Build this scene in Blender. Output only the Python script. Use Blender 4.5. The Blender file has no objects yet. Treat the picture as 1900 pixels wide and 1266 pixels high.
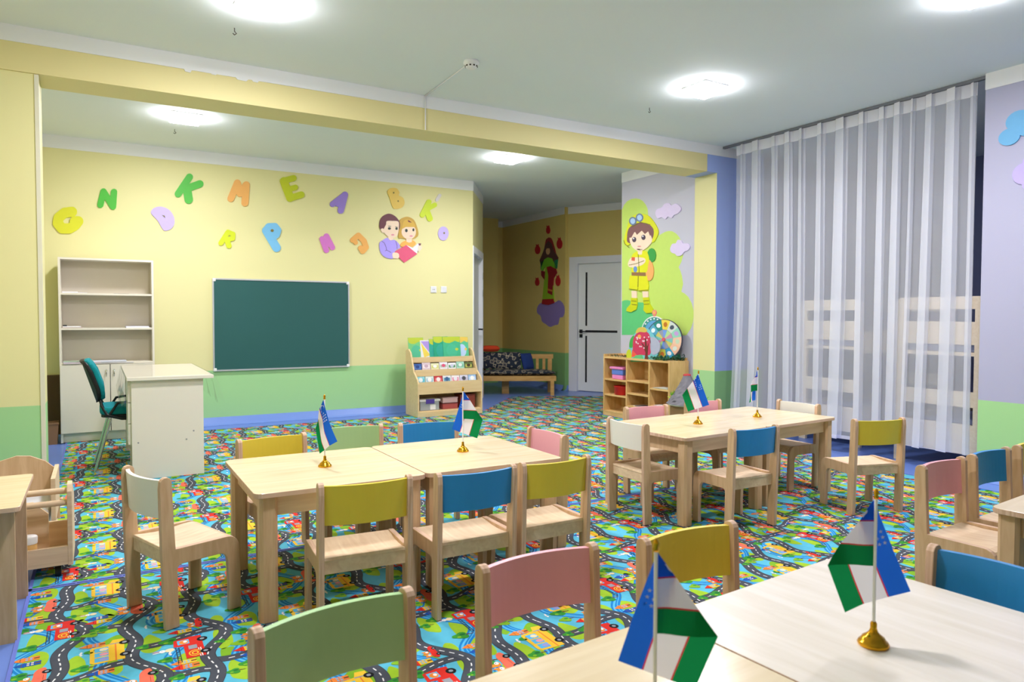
import bpy, bmesh, math, random
from mathutils import Vector, Matrix

random.seed(7)
S = bpy.context.scene
COL = S.collection
PI = math.pi

# ------------------------------------------------------------------ camera
F_PX, YAW, PITCH, ROLL = 1315.8, 0.52834, -0.033846, 0.0022324
CAM = Vector((0.0, 0.0, 1.2))
fw = Vector((math.sin(YAW) * math.cos(PITCH), math.cos(YAW) * math.cos(PITCH), math.sin(PITCH)))
r0 = Vector((math.cos(YAW), -math.sin(YAW), 0))
u0 = r0.cross(fw)
cr, sr = math.cos(ROLL), math.sin(ROLL)
rt = r0 * cr + u0 * sr
up = u0 * cr - r0 * sr
cd = bpy.data.cameras.new('camera')
cd.sensor_width = 36.0
cd.lens = F_PX * 36.0 / 1900.0
cd.clip_start = 0.02
cd.dof.use_dof = True
cd.dof.focus_distance = 3.6
cd.dof.aperture_fstop = 5.0
cam = bpy.data.objects.new('camera', cd)
COL.objects.link(cam)
M = Matrix((rt, up, -fw)).transposed().to_4x4()
M.translation = CAM
cam.matrix_world = M
S.camera = cam

# ------------------------------------------------------------------ world, exposure
w = bpy.data.worlds.new('world')
S.world = w
w.use_nodes = True
w.node_tree.nodes['Background'].inputs[0].default_value = (0.6, 0.7, 1.0, 1)
w.node_tree.nodes['Background'].inputs[1].default_value = 0.05
S.view_settings.view_transform = 'Standard'
S.view_settings.look = 'None'
S.view_settings.gamma = 1.0
S.view_settings.use_curve_mapping = False
S.view_settings.exposure = -0.08
S.cycles.transparent_max_bounces = 32
LAMP_W = 36.0          # watts of each ceiling lamp
LAMP_E = 75.0          # brightness of the lamp diffusers
LAMP_C = (0.97, 0.94, 1.0)


def at(x, y, ax, v):
    """point of the plane (axis ax = v) that the photograph shows at pixel x, y"""
    d = rt * ((x - 950) / F_PX) - up * ((y - 633) / F_PX) + fw
    t = (v - CAM[ax]) / d[ax]
    return CAM + d * t


def lin(c):
    o = []
    for k in c[:3]:
        k = k / 255.0
        o.append(k / 12.92 if k <= 0.04045 else ((k + 0.055) / 1.055) ** 2.4)
    return (o[0], o[1], o[2], 1)


# ------------------------------------------------------------------ materials
def base_mat(name):
    m = bpy.data.materials.new(name)
    m.use_nodes = True
    return m, m.node_tree, m.node_tree.nodes['Principled BSDF']


def mat(name, c, rough=0.5, metal=0.0, spec=0.4, var=0.04, scale=6.0, bump=0.0):
    m, nt, b = base_mat(name)
    b.inputs['Roughness'].default_value = rough
    b.inputs['Metallic'].default_value = metal
    b.inputs['Specular IOR Level'].default_value = spec
    tc = nt.nodes.new('ShaderNodeTexCoord')
    nz = nt.nodes.new('ShaderNodeTexNoise')
    nz.inputs['Scale'].default_value = scale
    nz.inputs['Detail'].default_value = 3
    nt.links.new(tc.outputs['Object'], nz.inputs['Vector'])
    mx = nt.nodes.new('ShaderNodeMix')
    mx.data_type = 'RGBA'
    l = lin(c)
    mx.inputs[6].default_value = tuple(k * (1 - var) for k in l[:3]) + (1,)
    mx.inputs[7].default_value = tuple(min(1, k * (1 + var)) for k in l[:3]) + (1,)
    nt.links.new(nz.outputs['Fac'], mx.inputs[0])
    nt.links.new(mx.outputs[2], b.inputs['Base Color'])
    if bump:
        bp = nt.nodes.new('ShaderNodeBump')
        bp.inputs['Strength'].default_value = bump
        bp.inputs['Distance'].default_value = 0.004
        nt.links.new(nz.outputs['Fac'], bp.inputs['Height'])
        nt.links.new(bp.outputs['Normal'], b.inputs['Normal'])
    return m


def wood(name, c1, c2, rough=0.45, stretch=(2, 26, 26), spec=0.35, knots=0.0):
    m, nt, b = base_mat(name)
    b.inputs['Roughness'].default_value = rough
    b.inputs['Specular IOR Level'].default_value = spec
    tc = nt.nodes.new('ShaderNodeTexCoord')
    mp = nt.nodes.new('ShaderNodeMapping')
    mp.inputs['Scale'].default_value = stretch
    nt.links.new(tc.outputs['Object'], mp.inputs['Vector'])
    nz = nt.nodes.new('ShaderNodeTexNoise')
    nz.inputs['Scale'].default_value = 1.6
    nz.inputs['Detail'].default_value = 5
    nz.inputs['Distortion'].default_value = 0.7
    nt.links.new(mp.outputs['Vector'], nz.inputs['Vector'])
    cr_ = nt.nodes.new('ShaderNodeValToRGB')
    cr_.color_ramp.elements[0].position = 0.3
    cr_.color_ramp.elements[1].position = 0.7
    cr_.color_ramp.elements[0].color = lin(c1)
    cr_.color_ramp.elements[1].color = lin(c2)
    nt.links.new(nz.outputs['Fac'], cr_.inputs['Fac'])
    out = cr_.outputs['Color']
    if knots:
        vo = nt.nodes.new('ShaderNodeTexVoronoi')
        vo.inputs['Scale'].default_value = 5.0
        nt.links.new(tc.outputs['Object'], vo.inputs['Vector'])
        rp = nt.nodes.new('ShaderNodeValToRGB')
        rp.color_ramp.elements[0].position = 0.05
        rp.color_ramp.elements[0].color = (1, 1, 1, 1)
        rp.color_ramp.elements[1].position = 0.12
        rp.color_ramp.elements[1].color = (0, 0, 0, 1)
        nt.links.new(vo.outputs['Distance'], rp.inputs['Fac'])
        mu = nt.nodes.new('ShaderNodeMath')
        mu.operation = 'MULTIPLY'
        mu.inputs[1].default_value = knots
        nt.links.new(rp.outputs['Color'], mu.inputs[0])
        mx = nt.nodes.new('ShaderNodeMix')
        mx.data_type = 'RGBA'
        mx.inputs[7].default_value = lin((110, 70, 35))
        nt.links.new(mu.outputs[0], mx.inputs[0])
        nt.links.new(out, mx.inputs[6])
        out = mx.outputs[2]
    nt.links.new(out, b.inputs['Base Color'])
    return m


def paint2(name, upper, lower, zsplit, rough=0.55, line=None):
    """wall paint: one colour above, another below a height"""
    m, nt, b = base_mat(name)
    b.inputs['Roughness'].default_value = rough
    b.inputs['Specular IOR Level'].default_value = 0.3
    ge = nt.nodes.new('ShaderNodeNewGeometry')
    sx = nt.nodes.new('ShaderNodeSeparateXYZ')
    nt.links.new(ge.outputs['Position'], sx.inputs[0])
    gt = nt.nodes.new('ShaderNodeMath')
    gt.operation = 'GREATER_THAN'
    gt.inputs[1].default_value = zsplit
    nt.links.new(sx.outputs['Z'], gt.inputs[0])
    mx = nt.nodes.new('ShaderNodeMix')
    mx.data_type = 'RGBA'
    mx.inputs[6].default_value = lin(lower)
    mx.inputs[7].default_value = lin(upper)
    nt.links.new(gt.outputs[0], mx.inputs[0])
    nz = nt.nodes.new('ShaderNodeTexNoise')
    nz.inputs['Scale'].default_value = 70
    nz.inputs['Detail'].default_value = 4
    nt.links.new(ge.outputs['Position'], nz.inputs['Vector'])
    bp = nt.nodes.new('ShaderNodeBump')
    bp.inputs['Strength'].default_value = 0.06
    bp.inputs['Distance'].default_value = 0.003
    nt.links.new(nz.outputs['Fac'], bp.inputs['Height'])
    nt.links.new(bp.outputs['Normal'], b.inputs['Normal'])
    nt.links.new(mx.outputs[2], b.inputs['Base Color'])
    return m


def emit(name, c, s):
    m = bpy.data.materials.new(name)
    m.use_nodes = True
    nt = m.node_tree
    nt.nodes.clear()
    e = nt.nodes.new('ShaderNodeEmission')
    e.inputs[0].default_value = (c[0], c[1], c[2], 1)
    e.inputs[1].default_value = s
    o = nt.nodes.new('ShaderNodeOutputMaterial')
    nt.links.new(e.outputs[0], o.inputs[0])
    return m


def cloth(name, c, transl=0.35, transp=0.0, rough=0.8):
    m = bpy.data.materials.new(name)
    m.use_nodes = True
    nt = m.node_tree
    nt.nodes.clear()
    d = nt.nodes.new('ShaderNodeBsdfDiffuse')
    t = nt.nodes.new('ShaderNodeBsdfTranslucent')
    d.inputs[0].default_value = lin(c)
    t.inputs[0].default_value = lin(c)
    mx = nt.nodes.new('ShaderNodeMixShader')
    mx.inputs[0].default_value = transl
    nt.links.new(d.outputs[0], mx.inputs[1])
    nt.links.new(t.outputs[0], mx.inputs[2])
    o = nt.nodes.new('ShaderNodeOutputMaterial')
    res = mx.outputs[0]
    if transp:
        tr = nt.nodes.new('ShaderNodeBsdfTransparent')
        m2 = nt.nodes.new('ShaderNodeMixShader')
        m2.inputs[0].default_value = transp
        nt.links.new(res, m2.inputs[1])
        nt.links.new(tr.outputs[0], m2.inputs[2])
        res = m2.outputs[0]
    nt.links.new(res, o.inputs[0])
    return m


def film(name):
    """thin clear plastic sheet"""
    m = bpy.data.materials.new(name)
    m.use_nodes = True
    nt = m.node_tree
    nt.nodes.clear()
    tr = nt.nodes.new('ShaderNodeBsdfTransparent')
    tr.inputs[0].default_value = (0.97, 0.97, 0.96, 1)
    gl = nt.nodes.new('ShaderNodeBsdfGlossy')
    gl.inputs['Roughness'].default_value = 0.08
    fr = nt.nodes.new('ShaderNodeLayerWeight')
    fr.inputs[0].default_value = 0.10
    mx = nt.nodes.new('ShaderNodeMixShader')
    mf = nt.nodes.new('ShaderNodeMath')
    mf.operation = 'MULTIPLY'
    mf.inputs[1].default_value = 0.3
    nt.links.new(fr.outputs['Fresnel'], mf.inputs[0])
    nt.links.new(mf.outputs[0], mx.inputs[0])
    nt.links.new(tr.outputs[0], mx.inputs[1])
    nt.links.new(gl.outputs[0], mx.inputs[2])
    o = nt.nodes.new('ShaderNodeOutputMaterial')
    nt.links.new(mx.outputs[0], o.inputs[0])
    return m


def pattern(name, cols, scale=14.0):
    """woven ornamental fabric: diamond cells in several colours"""
    m, nt, b = base_mat(name)
    b.inputs['Roughness'].default_value = 0.9
    tc = nt.nodes.new('ShaderNodeTexCoord')
    mp = nt.nodes.new('ShaderNodeMapping')
    mp.inputs['Rotation'].default_value = (0.3, 0.5, 0.78)
    nt.links.new(tc.outputs['Object'], mp.inputs['Vector'])
    vo = nt.nodes.new('ShaderNodeTexVoronoi')
    vo.distance = 'MANHATTAN'
    vo.inputs['Scale'].default_value = scale
    vo.inputs['Randomness'].default_value = 0.35
    nt.links.new(mp.outputs['Vector'], vo.inputs['Vector'])
    rp = nt.nodes.new('ShaderNodeValToRGB')
    rp.color_ramp.interpolation = 'CONSTANT'
    el = rp.color_ramp.elements
    el[0].color = lin(cols[0])
    el[1].color = lin(cols[1])
    el[1].position = 0.22
    for i, c in enumerate(cols[2:]):
        e = el.new(0.36 + 0.15 * i)
        e.color = lin(c)
    nt.links.new(vo.outputs['Distance'], rp.inputs['Fac'])
    nt.links.new(rp.outputs['Color'], b.inputs['Base Color'])
    return m


_flat = {}


def flat(c, rough=0.6):
    k = (tuple(c), rough)
    if k not in _flat:
        _flat[k] = mat('printed_%d_%d_%d' % tuple(c), c, rough, var=0.03, scale=20)
    return _flat[k]


YEL, GRN = (232, 226, 168), (168, 218, 154)
m_ceil = mat('ceiling_paint', (232, 240, 242), 0.8, spec=0.1, var=0.02, scale=1.2)
m_wall = paint2('yellow_green_paint', YEL, GRN, 0.605)
m_col = paint2('column_paint', YEL, GRN, 0.635)
m_beam = mat('beam_paint', (230, 218, 158), 0.6, var=0.02, scale=2)
m_blue = paint2('blue_green_paint', (160, 180, 235), (140, 190, 130), 0.635)
m_gray = paint2('lilac_grey_paint', (198, 198, 214), (198, 198, 214), 0.1)
m_right = paint2('lilac_green_paint', (178, 178, 204), (168, 218, 150), 0.595)
m_alc = paint2('alcove_yellow_paint', (228, 204, 124), (140, 190, 120), 0.615)
m_white = mat('white_paint', (238, 239, 243), 0.6, var=0.015)
m_lino = mat('blue_linoleum', (110, 140, 218), 0.28, spec=0.5, var=0.04, scale=3)
m_base = mat('blue_baseboard', (118, 150, 222), 0.4, var=0.03)
m_dim = mat('bedroom_wall_light_tint', (122, 130, 170), 0.8)  # bluish light of the niche is put into this wall colour
m_birch = wood('birch_plywood', (220, 190, 156), (236, 212, 180), 0.5)
m_side = wood('side_wood_shaded', (198, 162, 124), (216, 184, 146), 0.5, stretch=(26, 26, 3))  # tan side and leg wood, darkened a little to carry its shade
m_edge = wood('plywood_edge', (196, 158, 128), (226, 196, 172), 0.6, stretch=(3, 60, 3))
m_top = wood('table_top_birch', (222, 201, 162), (234, 217, 182), 0.22, stretch=(1.6, 14, 14), spec=0.5)
m_tpale = wood('table_top_pale', (232, 222, 206), (246, 238, 228), 0.22, stretch=(14, 1.6, 14), spec=0.5)
m_pine = wood('pine', (214, 172, 108), (232, 196, 136), 0.5, stretch=(14, 2.5, 14), knots=0.8)
m_pinev = wood('pine_upright', (210, 168, 104), (230, 192, 130), 0.5, stretch=(14, 14, 2.5), knots=0.6)
m_stand = wood('pale_laminate', (226, 196, 146), (236, 210, 162), 0.45, stretch=(2, 20, 20))
m_cream = mat('cream_laminate', (232, 226, 212), 0.35, var=0.02, scale=3)
m_creamd = mat('beige_back_panel', (205, 195, 178), 0.5, var=0.03)
m_chrome = mat('chrome', (215, 218, 222), 0.15, metal=1.0, var=0.0)
m_gold = mat('gold_plastic', (225, 165, 40), 0.18, metal=0.9, var=0.02)
m_black = mat('black_plastic', (25, 26, 30), 0.4, var=0.02)
m_teal = mat('teal_fabric', (0, 140, 150), 0.9, var=0.1, scale=60, bump=0.2)
m_dark = mat('dark_gap', (60, 52, 45), 0.8)
m_wplas = mat('white_plastic', (240, 240, 242), 0.35, var=0.01)
m_film = film('clear_film')
m_door = mat('white_door_laminate', (240, 242, 240), 0.4, var=0.015)
BACKS = dict(white=mat('white_lacquer', (238, 236, 228), 0.3, var=0.01),
             yellow=mat('yellow_lacquer', (226, 203, 66), 0.35, var=0.02),
             blue=mat('blue_lacquer', (38, 140, 210), 0.35, var=0.02),
             green=mat('mint_lacquer', (168, 208, 150), 0.35, var=0.02),
             pink=mat('pink_lacquer', (240, 172, 184), 0.35, var=0.02))


# ------------------------------------------------------------------ mesh builder
class MB:
    def __init__(s):
        s.v, s.f, s.m, s.s = [], [], [], []

    def add(s, vs, fs, m=0, smooth=False):
        n = len(s.v)
        s.v += [tuple(p) for p in vs]
        for f in fs:
            s.f.append([i + n for i in f])
            s.m.append(m)
            s.s.append(smooth)
        return s

    def box(s, lo, hi, m=0, T=None):
        x0, y0, z0 = lo
        x1, y1, z1 = hi
        vs = [Vector(p) for p in ((x0, y0, z0), (x1, y0, z0), (x1, y1, z0), (x0, y1, z0), (x0, y0, z1), (x1, y0, z1), (x1, y1, z1), (x0, y1, z1))]
        if T is not None:
            vs = [T @ p for p in vs]
        return s.add(vs, ((3, 2, 1, 0), (4, 5, 6, 7), (0, 1, 5, 4), (1, 2, 6, 5), (2, 3, 7, 6), (3, 0, 4, 7)), m)

    def prism(s, pts, fn, a, b, m=0, ms=None):
        """polygon pts (2D) carried to 3D by fn(p, q, offset), between offsets a and b"""
        n = len(pts)
        vs = [fn(p[0], p[1], a) for p in pts] + [fn(p[0], p[1], b) for p in pts]
        s.add(vs, [list(range(n))[::-1], list(range(n, 2 * n))], m)
        k = len(s.v) - 2 * n
        for i in range(n):
            j = (i + 1) % n
            s.f.append([k + i, k + j, k + n + j, k + n + i])
            s.m.append(m if ms is None else ms)
            s.s.append(False)
        return s

    def tube(s, path, r, n=10, m=0, caps=True):
        path = [Vector(p) for p in path]
        rings = []
        ref = Vector((0, 0, 1))
        for i, p in enumerate(path):
            d = (path[min(i + 1, len(path) - 1)] - path[max(i - 1, 0)]).normalized()
            a = ref if abs(d.dot(ref)) < 0.95 else Vector((0, 1, 0))
            x = d.cross(a).normalized()
            y = d.cross(x)
            rr = r[i] if isinstance(r, (list, tuple)) else r
            rings.append([p + x * rr * math.cos(2 * PI * k / n) + y * rr * math.sin(2 * PI * k / n) for k in range(n)])
        vs = [q for g in rings for q in g]
        fs = []
        for i in range(len(path) - 1):
            for k in range(n):
                k2 = (k + 1) % n
                fs.append((i * n + k, i * n + k2, (i + 1) * n + k2, (i + 1) * n + k))
        s.add(vs, fs, m, True)
        if caps:
            s.add(rings[0], [list(range(n))[::-1]], m)
            s.add(rings[-1], [list(range(n))], m)
        return s

    def lathe(s, prof, c=(0, 0, 0), n=24, m=0):
        vs, fs = [], []
        for r, z in prof:
            for k in range(n):
                a = 2 * PI * k / n
                vs.append((c[0] + r * math.cos(a), c[1] + r * math.sin(a), c[2] + z))
        for i in range(len(prof) - 1):
            for k in range(n):
                k2 = (k + 1) % n
                fs.append((i * n + k, i * n + k2, (i + 1) * n + k2, (i + 1) * n + k))
        s.add(vs, fs, m, True)
        s.add(vs[:n], [list(range(n))[::-1]], m)
        s.add(vs[-n:], [list(range(n))], m)
        return s

    def ball(s, c, r, m=0, n=14, k=9):
        """ellipsoid"""
        if not isinstance(r, (tuple, list)):
            r = (r, r, r)
        vs, fs = [(c[0], c[1], c[2] - r[2])], []
        for i in range(1, k):
            t = -PI / 2 + PI * i / k
            for j in range(n):
                a = 2 * PI * j / n
                vs.append((c[0] + r[0] * math.cos(t) * math.cos(a), c[1] + r[1] * math.cos(t) * math.sin(a), c[2] + r[2] * math.sin(t)))
        vs.append((c[0], c[1], c[2] + r[2]))
        for j in range(n):
            fs.append((0, 1 + (j + 1) % n, 1 + j))
            fs.append((len(vs) - 1, 1 + (k - 2) * n + j, 1 + (k - 2) * n + (j + 1) % n))
        for i in range(k - 2):
            for j in range(n):
                j2 = (j + 1) % n
                fs.append((1 + i * n + j, 1 + i * n + j2, 1 + (i + 1) * n + j2, 1 + (i + 1) * n + j))
        return s.add(vs, fs, m, True)

    def mesh(s, name, mats):
        me = bpy.data.meshes.new(name)
        me.from_pydata(s.v, [], s.f)
        for q in (mats if isinstance(mats, (list, tuple)) else [mats]):
            me.materials.append(q)
        me.polygons.foreach_set('material_index', s.m)
        me.polygons.foreach_set('use_smooth', s.s)
        me.update()
        return me

    def build(s, name, mats, parent=None, bevel=0.0):
        o = bpy.data.objects.new(name, s.mesh(name, mats))
        COL.objects.link(o)
        if parent is not None:
            o.parent = parent
        if bevel:
            bv = o.modifiers.new('soft_edge', 'BEVEL')
            bv.width = bevel
            bv.segments = 2
            bv.limit_method = 'ANGLE'
            bv.angle_limit = 0.9
        return o


def tag(o, label, cat, group=None, kind=None):
    o['label'] = label
    o['category'] = cat
    if group:
        o['group'] = group
    if kind:
        o['kind'] = kind
    return o


def thing(name, label, cat, loc=(0, 0, 0), rz=0.0, group=None):
    o = bpy.data.objects.new(name, None)
    o.empty_display_size = 0.1
    COL.objects.link(o)
    o.location = loc
    o.rotation_euler = (0, 0, rz)
    return tag(o, label, cat, group)


def struct(o):
    o['kind'] = 'structure'
    return o


def copy_tree(o, parent=None):
    c = o.copy()
    COL.objects.link(c)
    if parent is not None:
        c.parent = parent
    for ch in list(o.children):
        copy_tree(ch, c)
    return c


def smooth(pts, n=5):
    """closed Catmull-Rom curve through pts"""
    o = []
    k = len(pts)
    for i in range(k):
        p0, p1, p2, p3 = (Vector(pts[(i + j - 1) % k]) for j in range(4))
        for j in range(n):
            t = j / n
            q = 0.5 * ((2 * p1) + (p2 - p0) * t + (2 * p0 - 5 * p1 + 4 * p2 - p3) * t * t + (3 * p1 - p0 - 3 * p2 + p3) * t ** 3)
            o.append((q.x, q.y))
    return o


def ell(cx, cy, rx, ry, n=18, rot=0.0):
    o = []
    for i in range(n):
        a = 2 * PI * i / n
        x, y = rx * math.cos(a), ry * math.sin(a)
        o.append((cx + x * math.cos(rot) - y * math.sin(rot), cy + x * math.sin(rot) + y * math.cos(rot)))
    return o


def capsule(p, q, w, n=8):
    p, q = Vector(p), Vector(q)
    a = math.atan2(q.y - p.y, q.x - p.x)
    o = []
    for i in range(n + 1):
        t = a - PI / 2 + PI * i / n
        o.append((q.x + w / 2 * math.cos(t), q.y + w / 2 * math.sin(t)))
    for i in range(n + 1):
        t = a + PI / 2 + PI * i / n
        o.append((p.x + w / 2 * math.cos(t), p.y + w / 2 * math.sin(t)))
    return o


def rrect(x0, y0, x1, y1, r, n=5):
    o = []
    for cx, cy, a0 in ((x1 - r, y1 - r, 0), (x0 + r, y1 - r, PI / 2), (x0 + r, y0 + r, PI), (x1 - r, y0 + r, 1.5 * PI)):
        for i in range(n + 1):
            a = a0 + PI / 2 * i / n
            o.append((cx + r * math.cos(a), cy + r * math.sin(a)))
    return o


# ------------------------------------------------------------------ room
YB, HC = 8.36, 2.98          # main back wall, ceiling
BF, BB, BZ = 5.342, 5.66, 2.705   # beam front, back, underside
XR = 5.62                    # right wall
XL = -1.05                   # left wall
struct(MB().box((-1.6, -3.2, -0.2), (10.2, 13.2, 0)).build('floor', m_lino))
struct(MB().box((-1.6, -3.2, HC), (10.2, 13.2, HC + 0.2)).build('ceiling', m_ceil))
struct(MB().box((-1.2, YB, 0), (4.28, YB + 0.1, HC)).build('wall_back', m_wall))
struct(MB().box((XL - 0.15, -3.0, 0), (XL, YB, HC)).build('wall_left', m_wall))
struct(MB().box((XL, -3.1, 0), (9.0, -3.0, HC)).build('wall_rear', m_wall))
struct(MB().box((XR, -3.0, 0), (XR + 0.22, 2.78, HC)).build('wall_right', m_right))
# left pillar, right column, beam
struct(MB().box((XL, BF + 0.012, 0), (-0.3, BB - 0.01, BZ)).build('wall_pillar', m_col))
struct(MB().box((-0.32, BF + 0.006, 0.0), (-0.297, BF + 0.04, BZ - 0.004)).build('trim_1', mat('corner_guard', (226, 222, 200), 0.5)))
struct(MB().box((XL, BF, BZ), (5.44, BB, HC)).build('wall_beam', m_beam))
struct(MB().box((5.44, BF + 0.001, BZ), (6.3, BB, HC)).build('wall_beam_end', m_blue))
c = MB()
c.box((5.585, BF + 0.004, 0), (6.3, BB, BZ), 0)
o = struct(c.build('wall_column', [m_blue, m_col]))
for p in o.data.polygons:
    if p.normal.x < -0.5:
        p.material_index = 1
# lilac wall with the mural
struct(MB().box((XR, BB, 0), (7.6, 6.94, HC)).build('wall_mural', m_gray))
# bedroom niche behind the curtain
struct(MB().box((8.4, 2.3, 0), (8.55, 6.0, HC)).build('wall_bedroom', m_dim))
struct(MB().box((XR + 0.22, 2.6, 0), (8.5, 2.78, HC)).build('wall_bedroom_side', m_dim))
struct(MB().box((6.3, BF + 0.05, 0), (8.5, BB, HC)).build('wall_bedroom_far', m_dim))
# chamfered wall with a doorway
A2, B2 = Vector((4.28, YB, 0)), Vector((4.93, 9.31, 0))
dv = (B2 - A2).normalized()
nv = Vector((-dv.y, dv.x, 0))          # away from the room
LEN = (B2 - A2).length


def on(a, d, n):
    return lambda t, z, off: a + d * t + n * off + Vector((0, 0, z))


fc = on(A2, dv, nv)
c = MB()
c.prism([(0, 2.14), (LEN, 2.14), (LEN, HC), (0, HC)], fc, 0, 0.1)
struct(c.build('wall_chamfer', m_wall))
c = MB()
c.prism([(0.0, 0), (0.05, 0), (0.05, 2.05), (LEN - 0.07, 2.05), (LEN - 0.07, 0), (LEN, 0), (LEN, 2.14), (0.0, 2.14)], fc, -0.01, 0.09)
d2 = struct(c.build('door_2', m_white))
c = MB()
c.prism([(0.05, 0.01), (LEN - 0.07, 0.01), (LEN - 0.07, 2.05), (0.05, 2.05)], fc, 0.05, 0.085)
c.build('door_leaf', m_door, d2)
for zz in (1.75, 1.5, 0.35):
    MB().prism([(LEN - 0.085, zz), (LEN - 0.06, zz), (LEN - 0.06, zz + 0.1), (LEN - 0.085, zz + 0.1)], fc, -0.016, -0.01).build('hinge', m_chrome, d2)
MB().tube([fc(LEN - 0.2, 1.02, 0.04), fc(LEN - 0.2, 1.02, -0.02), fc(LEN - 0.32, 1.02, -0.02)], 0.012).build('door_handle', m_black, d2)
# alcove walls
struct(MB().box((6.56, 9.53, 0), (6.7, 11.62, HC)).build('wall_alcove_right', m_alc))
struct(MB().box((3.6, 11.6, 0), (6.7, 11.75, HC)).build('wall_alcove_back', m_alc))
struct(MB().box((3.5, YB + 0.1, 0), (3.6, 11.75, HC)).build('wall_alcove_left', m_alc))
struct(MB().box((5.9, 11.3, 0), (6.3, 11.6, HC)).build('wall_alcove_pier', m_alc))
A3 = Vector((6.60, 9.56, 0))
d3 = Vector((0.42, -0.83, 0)).normalized()
n3 = Vector((-d3.y, d3.x, 0)) * 1.0
fd = on(A3, d3, n3)
DL, DR, DT = 0.215, 0.99, 2.06         # leaf edges along the wall, head
L3 = 3.0
c = MB()
c.prism([(0, 0), (DL - 0.13, 0), (DL - 0.13, DT + 0.1), (DR + 0.13, DT + 0.1), (DR + 0.13, 0), (L3, 0), (L3, HC), (0, HC)], fd, 0, 0.1)
struct(c.build('wall_door', m_alc))
c = MB()
c.prism([(DL - 0.15, 0), (DL, 0), (DL, DT), (DR, DT), (DR, 0), (DR + 0.15, 0), (DR + 0.15, DT + 0.11), (DL - 0.15, DT + 0.11)], fd, -0.02, 0.09)
d1 = struct(c.build('door_1', m_white))
lf = MB().prism([(DL, 0.01), (DR, 0.01), (DR, DT), (DL, DT)], fd, 0.03, 0.07).build('door_leaf', m_door, d1)
for q in ([(DL + 0.125, 1.06), (DL + 0.155, 1.06), (DL + 0.155, 1.92), (DL + 0.125, 1.92)],
          [(DL + 0.125, 0.15), (DL + 0.155, 0.15), (DL + 0.155, 0.9), (DL + 0.125, 0.9)],
          [(DL + 0.125, 0.955), (DR - 0.09, 0.955), (DR - 0.09, 0.99), (DL + 0.125, 0.99)]):
    MB().prism(q, fd, 0.026, 0.034).build('glass_strip', m_black, lf)
c = MB()
c.box((-0.03, -0.03, -0.03), (0.03, 0.0, 0.03))
c = MB().prism([(DL + 0.02, 0.945), (DL + 0.075, 0.945), (DL + 0.075, 1.0), (DL + 0.02, 1.0)], fd, 0.02, 0.03)
c.prism([(DL + 0.02, 0.87), (DL + 0.075, 0.87), (DL + 0.075, 0.925), (DL + 0.02, 0.925)], fd, 0.02, 0.03)
c.tube([fd(DL + 0.047, 0.97, 0.02), fd(DL + 0.047, 0.97, -0.03), fd(DL + 0.16, 0.97, -0.03)], 0.01)
c.build('door_handle', m_black, lf)
# white bands under the ceiling
trims = [((-1.05, YB - 0.006, 2.855), (4.28, YB, HC)), ((XL, BF - 0.006, 2.88), (5.44, BF, HC)), ((5.44, BF - 0.005, 2.88), (6.0, BF + 0.001, HC)),
         ((XR - 0.006, -3.0, 2.862), (XR, 2.78, HC)), ((XR - 0.006, BB, 2.862), (XR, 6.94, HC)), ((6.554, 9.56, 2.87), (6.56, 11.6, HC)), ((3.6, 11.594, 2.87), (6.56, 11.6, HC))]
for i, (lo, hi) in enumerate(trims):
    struct(MB().box(lo, hi).build('trim_%d' % (i + 2), m_white))
# uneven paint drips on the beam band
c = MB()
for x, wd, h in ((0.53, 0.05, 0.018), (0.86, 0.09, 0.016), (0.97, 0.05, 0.012), (0.7, 0.04, 0.006)):
    c.prism([(x, 2.882), (x + wd, 2.882), (x + wd * 0.8, 2.88 - h), (x + wd * 0.15, 2.88 - h * 0.8)], lambda a, b, o: Vector((a, BF - o, b)), 0.0, 0.0055)
c.build('paint_edge', m_white, bpy.data.objects['trim_3'])
struct(MB().prism([(0, 2.87), (L3, 2.87), (L3, HC), (0, HC)], fd, -0.006, 0).build('trim_9', m_white))
struct(MB().prism([(0, 2.86), (LEN, 2.86), (LEN, HC), (0, HC)], fc, -0.006, 0).build('trim_10', m_white))
# blue cove baseboards


def cove(fn, t0, t1, name):
    prof = [(0, 0), (-0.06, 0), (-0.05, 0.006), (-0.02, 0.03), (-0.008, 0.085), (0, 0.088)]
    b = MB()
    vs = [fn(t0, z, o_) for o_, z in prof] + [fn(t1, z, o_) for o_, z in prof]
    n = len(prof)
    b.add(vs, [[i, i + 1, n + i + 1, n + i] for i in range(n - 1)], 0, True)
    return struct(b.build(name, m_base))


cove(on(Vector((0, YB, 0)), Vector((1, 0, 0)), Vector((0, 1, 0))), XL, 4.28, 'baseboard_back')
cove(on(Vector((6.56, 0, 0)), Vector((0, 1, 0)), Vector((1, 0, 0))), 9.56, 11.6, 'baseboard_alcove')
cove(fd, 0, DL - 0.15, 'baseboard_door')
cove(on(Vector((XR, 0, 0)), Vector((0, 1, 0)), Vector((1, 0, 0))), -3, 2.78, 'baseboard_right')
cove(on(Vector((XL, 0, 0)), Vector((0, 1, 0)), Vector((-1, 0, 0))), -3, 5.3, 'baseboard_left')


# ------------------------------------------------------------------ lamps
def lamp(x, y, label):
    t = thing('ceiling_lamp', label, 'lamp', (x, y, HC), 0.03, 'square ceiling lamps')
    MB().box((-0.125, -0.125, -0.012), (0.125, 0.125, 0)).build('lamp_base', m_wplas, t)
    MB().box((-0.118, -0.118, -0.05), (0.118, 0.118, -0.012)).build('diffuser', m_lampe, t)
    l = bpy.data.lights.new('lamp_light', 'AREA')
    l.shape = 'SQUARE'
    l.size = 0.23
    l.energy = LAMP_W
    l.color = LAMP_C
    lo = bpy.data.objects.new('lamp_light', l)
    COL.objects.link(lo)
    lo.parent = t
    lo.location = (0, 0, -0.056)
    return t


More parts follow.
